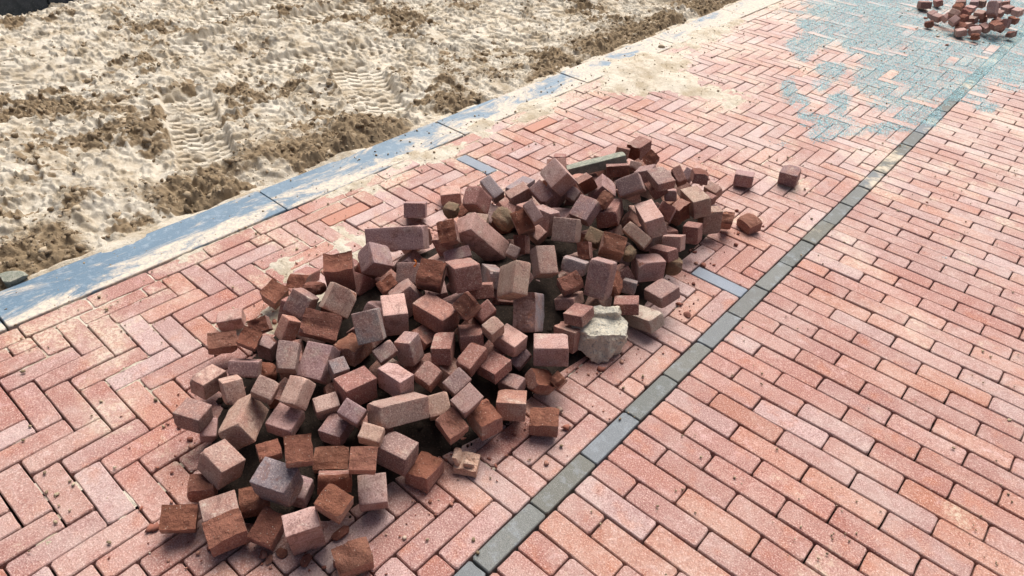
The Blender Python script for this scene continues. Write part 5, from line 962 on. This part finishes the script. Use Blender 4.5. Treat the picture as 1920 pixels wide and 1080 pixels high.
 ('half-hidden dark red brick, second nearest below the bridging whole brick', 'bricks heaped on the herringbone paving', (-1.3245, -1.4518, 0.0640), (0.9569, -0.0209, 0.0820, 0.2776), (0.0768, 0.0655, 0.0645), 'r', '-'),
 ('half-hidden dark red brick, nearest to left of the lower whole brick', 'bricks heaped on the herringbone paving', (-0.8717, -1.6782, 0.0549), (0.9937, 0.0608, 0.0726, -0.0594), (0.0716, 0.0631, 0.0778), 'r', '-'),
 ('half-hidden purple-grey brick, nearest to right of the lower whole brick', 'bricks heaped on the herringbone paving', (-0.9467, -0.9060, 0.0624), (-0.2896, 0.1514, 0.0836, 0.9414), (0.0811, 0.0819, 0.0693), 'p', '-'),
 ('half-hidden orange-red brick, nearest below the bridging whole brick', 'bricks heaped on the herringbone paving', (-1.3855, -1.2421, 0.0748), (0.8405, 0.0208, 0.0852, -0.5346), (0.0624, 0.0931, 0.0809), 'o', '-'),
 ('half-hidden pinkish brick, nearest below the concrete bar', 'bricks heaped on the herringbone paving', (-0.9403, -0.3443, 0.0865), (0.5255, -0.0549, -0.0027, -0.8490), (0.0832, 0.0623, 0.0731), 'k', 'ad'),
 ('half-hidden dark red brick, third nearest below the steeply tilted whole brick', 'bricks heaped on the herringbone paving', (-0.9510, -1.2611, 0.0741), (0.5481, -0.0011, 0.3479, 0.7606), (0.0603, 0.0637, 0.0826), 'r', 'ad'),
 ('half-hidden orange-red brick, second nearest to left of the lower whole brick', 'bricks heaped on the herringbone paving', (-1.1160, -1.7715, 0.0571), (0.9867, 0.0348, 0.0841, 0.1347), (0.0691, 0.0668, 0.0777), 'o', 'ad'),
 ('half-hidden purple-grey brick, third nearest below the bridging whole brick', 'bricks heaped on the herringbone paving', (-1.1304, -1.2109, 0.0862), (-0.4516, -0.0939, -0.0214, 0.8870), (0.0672, 0.0766, 0.0668), 'p', 'ab'),
 ('half-hidden dark red brick, second nearest above the lower whole brick', 'bricks heaped on the herringbone paving', (-1.1338, -1.4877, 0.0951), (0.6079, 0.2581, 0.2743, 0.6991), (0.0671, 0.0801, 0.0687), 'r', '-'),
 ('half-hidden orange-red brick, nearest above the pale stone block', 'bricks heaped on the herringbone paving', (-0.9490, -0.6563, 0.1084), (0.6207, 0.3836, 0.4880, 0.4790), (0.0758, 0.0823, 0.0669), 'o', 'bd'),
 ('half-hidden purple-grey brick, nearest to left of the pale stone block', 'bricks heaped on the herringbone paving', (-0.7394, -0.9470, 0.0463), (0.2283, 0.0627, 0.0127, 0.9715), (0.0806, 0.0687, 0.0663), 'p', 'ad'),
 ('half-hidden pinkish brick, nearest below the steeply tilted whole brick', 'bricks heaped on the herringbone paving', (-0.9223, -1.1572, 0.0463), (0.7509, -0.0486, -0.0168, -0.6584), (0.0757, 0.0881, 0.0653), 'k', 'ab'),
 ('half-hidden orange-red brick, nearest to left of the pale stone block', 'bricks heaped on the herringbone paving', (-0.7357, -1.0449, 0.0588), (0.5744, 0.3539, 0.5460, 0.4966), (0.0656, 0.0682, 0.0746), 'o', 'ab'),
 ('half-hidden dark red brick, nearest to right of the lower whole brick', 'bricks heaped on the herringbone paving', (-0.8470, -1.2645, 0.0655), (0.6103, 0.2396, 0.1181, 0.7458), (0.0767, 0.0674, 0.0785), 'r', '-'),
 ('half-hidden dark red brick, nearest above the pale beige half brick', 'bricks heaped on the herringbone paving', (-0.7804, -0.6917, 0.0659), (0.9267, 0.1678, -0.2589, -0.2146), (0.0623, 0.0661, 0.0806), 'r', 'ab'),
 ('half-hidden tan brick, nearest above the slate-grey laid brick', 'bricks heaped on the herringbone paving', (-1.0320, -0.2106, 0.0792), (0.6610, 0.4871, 0.0996, 0.5620), (0.0843, 0.0799, 0.0662), 't', 'ad'),
 ('half-hidden orange-red brick, nearest to left of the lower whole brick', 'bricks heaped on the herringbone paving', (-1.0155, -1.6575, 0.0535), (0.6577, 0.7204, 0.0092, -0.2200), (0.0836, 0.0693, 0.0974), 'o', 'ab'),
 ('half-hidden dark red brick, nearest to left of the slate-grey laid brick', 'bricks heaped on the herringbone paving', (-0.8180, -0.3685, 0.0731), (0.7744, -0.1344, 0.0388, 0.6170), (0.0697, 0.0794, 0.0645), 'r', 'ab'),
 ('half-hidden dark red brick, nearest to right of the bridging whole brick', 'bricks heaped on the herringbone paving', (-1.2415, -1.0476, 0.1634), (0.7851, 0.1911, -0.0831, -0.5833), (0.0769, 0.0730, 0.0630), 'r', 'ab'),
 ('half-hidden tan brick, nearest above the steeply tilted whole brick', 'bricks heaped on the herringbone paving', (-1.2825, -0.8755, 0.1252), (0.9480, 0.1721, 0.0383, 0.2650), (0.0767, 0.0667, 0.0627), 't', 'ab'),
 ('half-hidden orange-red brick, nearest to right of the lower whole brick', 'bricks heaped on the herringbone paving', (-0.8675, -1.4229, 0.0660), (0.6896, -0.0500, 0.1351, 0.7098), (0.0695, 0.0614, 0.0825), 'o', '-'),
 ('half-hidden purple-grey brick, nearest to right of the concrete bar', 'bricks heaped on the herringbone paving', (-1.0198, -0.1993, 0.1752), (0.5868, -0.1725, -0.1292, 0.7805), (0.0811, 0.0652, 0.0641), 'p', '-'),
 ('half-hidden dark red brick, nearest to left of the concrete bar', 'bricks heaped on the herringbone paving', (-1.3687, -0.3053, 0.1003), (-0.3173, -0.0162, -0.2026, 0.9263), (0.0786, 0.0691, 0.0709), 'r', 'ab'),
 ('half-hidden dark red brick, nearest to right of the blue-grey laid brick', 'bricks heaped on the herringbone paving', (-1.1550, -0.7493, 0.1708), (-0.0401, -0.0303, 0.1105, 0.9926), (0.0652, 0.0755, 0.0748), 'r', '-'),
 ('half-hidden pinkish brick, nearest below the bridging whole brick', 'bricks heaped on the herringbone paving', (-1.1377, -1.3261, 0.1380), (0.9133, 0.2551, -0.1860, -0.2574), (0.0643, 0.0758, 0.0832), 'k', 'bd'),
 ('half-hidden dark red brick, second nearest to left of the bridging whole brick', 'bricks heaped on the herringbone paving', (-1.4068, -1.5489, 0.0574), (-0.2455, 0.0237, 0.2026, 0.9477), (0.0681, 0.0655, 0.0771), 'r', 'ad'),
 ('half-hidden tan brick, nearest to left of the pale stone block', 'bricks heaped on the herringbone paving', (-0.8971, -0.9824, 0.0550), (0.9657, -0.1193, 0.1329, 0.1887), (0.0717, 0.0753, 0.0672), 't', '-'),
 ('half-hidden dark red brick, nearest below the concrete bar', 'bricks heaped on the herringbone paving', (-1.2546, -0.2116, 0.0448), (0.9472, 0.1055, -0.0810, -0.2917), (0.0765, 0.0678, 0.0616), 'r', '-'),
 ('half-hidden purple-grey brick, third nearest below the concrete bar', 'bricks heaped on the herringbone paving', (-1.0295, -0.3942, 0.0739), (-0.1307, -0.1631, -0.2064, 0.9559), (0.0657, 0.0822, 0.0929), 'p', '-'),
 ('half-hidden tan brick, nearest above the pale stone block', 'bricks heaped on the herringbone paving', (-0.7699, -0.8451, 0.0647), (0.4498, 0.2473, 0.2559, 0.8192), (0.0801, 0.0621, 0.0649), 't', 'ab'),
 ('half-hidden dark red brick, nearest above the lower whole brick', 'bricks heaped on the herringbone paving', (-0.9502, -1.4508, 0.0474), (0.9663, 0.0828, 0.0641, -0.2352), (0.0652, 0.0834, 0.0693), 'r', '-'),
 ('half-hidden pinkish brick, nearest above the pale beige half brick', 'bricks heaped on the herringbone paving', (-0.9340, -0.5424, 0.0779), (0.6866, 0.6728, -0.1972, 0.1926), (0.0683, 0.0833, 0.0894), 'k', 'ad'),
 ('half-hidden orange-red brick, second nearest below the bridging whole brick', 'bricks heaped on the herringbone paving', (-1.3016, -1.2555, 0.0539), (0.0474, 0.0524, -0.1269, 0.9894), (0.0656, 0.0656, 0.0790), 'o', '-'),
]
for k, (label, group, c, qt, dm, colk, br) in enumerate(BRICKS):
    g = random.Random(k * 13 + 1)
    if colk == 'c': mats = [M_CONC, M_CONC]
    elif colk == 'y': mats = [M_MOSSY, M_MOSSY]
    else: mats = [M_SMOOTH, M_BROKEN]
    name = 'concrete_bar' if colk == 'c' else 'brick_piece' if br == 'all' else 'brick'
    o = link(name, brick_mesh(name, dm, br, 100 + k * 7, mats), mats)
    o.location = c; o.rotation_mode = 'QUATERNION'; o.rotation_quaternion = qt
    t = TINT[colk]; s = g.uniform(0.66, 1.02)
    o.color = (t[0] * s * g.uniform(0.95, 1.05), t[1] * s, t[2] * s * g.uniform(0.93, 1.07), 1)
    tag(o, label, 'concrete' if colk == 'c' else 'brick', group)

# ------------------------------------------------------------------ odd pieces
def rock_mesh(name, size, seed, mat, planes=7, sub=4, rough=0.05):
    g = np.random.default_rng(seed)
    bm = bmesh.new(); bmesh.ops.create_icosphere(bm, subdivisions=sub, radius=1.0)
    V = np.array([v.co for v in bm.verts])
    for _ in range(planes):
        n = g.normal(0, 1, 3); n /= np.linalg.norm(n); d = g.uniform(0.55, 0.85)
        s = V @ n; V = V - np.outer(np.maximum(s - d, 0) * 0.93, n)
    nz = n3(V, 2.6, seed) * 2.2 * rough + n3(V, 7, seed + 1) * 1.6 * rough + n3(V, 18, seed + 2) * rough
    V = V * (1 + nz)[:, None] * np.array(size) / 2
    for v, c in zip(bm.verts, V): v.co = c
    me = bpy.data.meshes.new(name); bm.to_mesh(me); bm.free()
    me.polygons.foreach_set('use_smooth', np.ones(len(me.polygons), bool)); me.set_sharp_from_angle(angle=math.radians(40))
    me.materials.append(mat); return me
# big pale stone with a ledge
g0 = ground_at(1118, 668)
def hull_rock(name, clouds, seed, mat, rough=0.006):
    """angular chunk: convex hulls of corner clouds, subdivided and roughened"""
    bm = bmesh.new()
    for pts in clouds:
        b2 = bmesh.new()
        for p in pts: b2.verts.new(p)
        r_ = bmesh.ops.convex_hull(b2, input=b2.verts[:])
        bmesh.ops.delete(b2, geom=list({g for g in r_['geom_interior'] + r_['geom_unused'] if isinstance(g, bmesh.types.BMVert)}), context='VERTS')
        for _ in range(4):
            bmesh.ops.subdivide_edges(b2, edges=[e for e in b2.edges if e.calc_length() > 0.011], cuts=1); bmesh.ops.triangulate(b2, faces=b2.faces[:])
        bmesh.ops.smooth_vert(b2, verts=b2.verts[:], factor=0.35, use_axis_x=True, use_axis_y=True, use_axis_z=True)
        b2.normal_update()
        V = np.array([v.co for v in b2.verts]); d = n3(V + 3, 30, seed) * 2.2 + n3(V + 5, 80, seed + 1) * 1.4 + n3(V + 7, 170, seed + 2)
        for v, q in zip(b2.verts, d): v.co += v.normal * float(q) * rough
        tmp = bpy.data.meshes.new('tmp'); b2.to_mesh(tmp); b2.free(); bm.from_mesh(tmp); bpy.data.meshes.remove(tmp)
    me = bpy.data.meshes.new(name); bm.to_mesh(me); bm.free()
    me.polygons.foreach_set('use_smooth', np.ones(len(me.polygons), bool)); me.set_sharp_from_angle(angle=math.radians(32))
    me.materials.append(mat); return me
# local frame: x to the right of the picture, y away from the camera, z up
body = [(-0.082, -0.02, 0.075), (-0.085, 0.03, 0.085), (-0.06, -0.055, 0.03), (-0.02, -0.075, 0.0), (0.02, -0.07, -0.005), (-0.07, 0.0, 0.02), (-0.03, -0.06, 0.078), (0.03, -0.055, 0.082),
        (0.075, -0.035, 0.065), (0.083, -0.01, 0.03), (0.06, -0.03, 0.0), (0.085, 0.03, 0.07), (0.06, 0.06, 0.02), (-0.06, 0.06, 0.02), (-0.05, 0.06, 0.09), (0.06, 0.06, 0.085), (0.0, 0.05, -0.005), (-0.04, 0.0, -0.004), (0.04, 0.02, -0.005)]
ridge = [(-0.06, 0.015, 0.07), (-0.065, 0.06, 0.07), (-0.055, 0.025, 0.088), (-0.05, 0.055, 0.094), (0.045, 0.020, 0.108), (0.055, 0.05, 0.110), (0.062, 0.015, 0.08), (0.065, 0.055, 0.08)]
me = hull_rock('stone', [[(x * 1.10, y * 0.95, z * 1.08) for x, y, z in c] for c in (body, ridge)], 5, M_STONE, 0.010)
o = link('stone', me, [M_STONE]); o.location = (g0[0] - 0.026, g0[1] + 0.034, 0.010); o.rotation_euler = (0.0, 0.0, 0.72)
tag(o, 'pale whitish rough stone block at the right edge of the brick heap', 'stone')
# peach-coloured hollow clay fragment
def shard():
    g = np.random.default_rng(3)
    me1 = brick_mesh('tile_fragment', (0.062, 0.052, 0.030), 'ab', 31, [M_SHARD, M_SHARD], 8)
    bm = bmesh.new(); bm.from_mesh(me1)
    m2 = brick_mesh('fin', (0.012, 0.040, 0.036), 'ab', 37, [M_SHARD, M_SHARD], 5)
    n0 = len(bm.verts); bm.from_mesh(m2); bm.verts.ensure_lookup_table()
    bmesh.ops.transform(bm, matrix=Matrix.Translation((-0.022, 0.0, -0.024)) @ Euler((0, 0.35, 0)).to_matrix().to_4x4(), verts=bm.verts[n0:])
    n0 = len(bm.verts); m3 = brick_mesh('ridge', (0.030, 0.018, 0.024), 'all', 41, [M_SHARD, M_SHARD], 6); bm.from_mesh(m3); bm.verts.ensure_lookup_table()
    bmesh.ops.transform(bm, matrix=Matrix.Translation((0.010, 0.012, -0.018)), verts=bm.verts[n0:])
    bm.to_mesh(me1); bm.free(); return me1
g0 = ground_at(868, 884); o = link('clay_fragment', shard(), [M_SHARD]); o.location = (g0[0], g0[1] + 0.012, 0.018); o.rotation_euler = (math.pi, 0.0, 0.55)
tag(o, 'peach coloured broken clay fragment with an upright fin below the heap', 'fragment')
# chips and pebbles
CHIPS = [(1288, 592, .030, 'r', 'small dark red brick chip right of the beige half brick'), (640, 1003, .048, 'r', 'rounded red chip with white lime spots beside the lowest brick'),
         (528, 1040, .030, 'r', 'thin red splinter between the lowest bricks of the heap'), (575, 1052, .040, 'r', 'flat reddish flake in front of the lowest pale brick'),
         (505, 1052, .026, 'k', 'small pinkish chip at the bottom edge of the heap'), (1346, 172, .026, 'd', 'dark pebble lying alone on the far herringbone paving'),
         (1036, 674, .012, 'd', 'tiny dark pebble beside the lone broken brick'), (107, 928, .018, 'd', 'dark splinter on the bricks at the left edge'), (1240, 90, .05, 'd', 'flat grey stone on the sandy kerb'),
         (1892, 788, .014, 'd', 'tiny dark pebble on the running bond at the right edge'), (1683, 395, .016, 'd', 'curled dark scrap beside the grey strip'), (1738, 380, .014, 'r', 'small red crumb on the running bond bricks'),
         (1583, 455, .013, 'd', 'small dark scrap on the nearer running bond'), (1775, 86, .03, 'r', 'lone red brick chip in the blue grit'), (1758, 70, .028, 'd', 'dark chip nearest the far heap'),
         (1735, 35, .035, 'r', 'red flake at the left end of the far heap'), (1797, 69, .05, 'r', 'dark broken flake in front of the far heap')]
for k, (px, py, sz, colk, lab) in enumerate(CHIPS):
    g0 = ground_at(px, py); g = random.Random(k)
    m = M_CLOD if colk == 'd' else M_BROKEN
    o = link('pebble' if colk == 'd' else 'brick_chip', rock_mesh('chip', (sz, sz * g.uniform(0.6, 0.9), sz * g.uniform(0.35, 0.55)), 60 + k, m, 7, 2, 0.08), [m])
    o.location = (g0[0], g0[1], sz * 0.18); o.rotation_euler = (0, 0, g.uniform(0, 6)); o.color = (*TINT.get(colk, (.2, .15, .1)), 1)
    tag(o, lab, 'pebble' if colk == 'd' else 'chip')
# stone by the kerb
g0 = ground_at(28, 530); me = rock_mesh('stone', (0.10, 0.065, 0.05), 77, M_CONC, 7, 4, 0.06); o = link('stone', me, [M_CONC]); o.location = (g0[0] - 0.01, g0[1], 0.008); o.rotation_euler = (0, 0, 0.8)
tag(o, 'grey stone lying in the sand against the kerb at the left edge', 'stone')
# dry leaf in the gap under the whole brick
N = NT('dry_leaf'); M_LEAF = N.done((0.62, 0.20, 0.045), 0.6)
bm = bmesh.new(); rows = 7
for i in range(rows):
    t_ = i / (rows - 1); w_ = 0.007 * math.sin(math.pi * (0.12 + 0.83 * t_)) + 0.0006; a_ = 1.9 * t_
    for s_ in (-1, 0, 1): bm.verts.new((0.020 * math.sin(a_), s_ * w_, 0.020 * (1 - math.cos(a_)) + 0.003 * abs(s_)))
bm.verts.ensure_lookup_table()
for i in range(rows - 1):
    for s_ in range(2): bm.faces.new([bm.verts[i * 3 + s_], bm.verts[i * 3 + s_ + 1], bm.verts[(i + 1) * 3 + s_ + 1], bm.verts[(i + 1) * 3 + s_]])
bmesh.ops.solidify(bm, geom=bm.faces[:], thickness=0.0006)
me = bpy.data.meshes.new('leaf'); bm.to_mesh(me); bm.free(); me.materials.append(M_LEAF)
g0 = ground_at(776, 500, 0.17); o = link('leaf', me, [M_LEAF]); o.location = g0.tolist(); o.rotation_euler = (0.3, -0.5, 0.6)
tag(o, 'small curled orange leaf in the dark gap under the upper left whole brick', 'leaf')
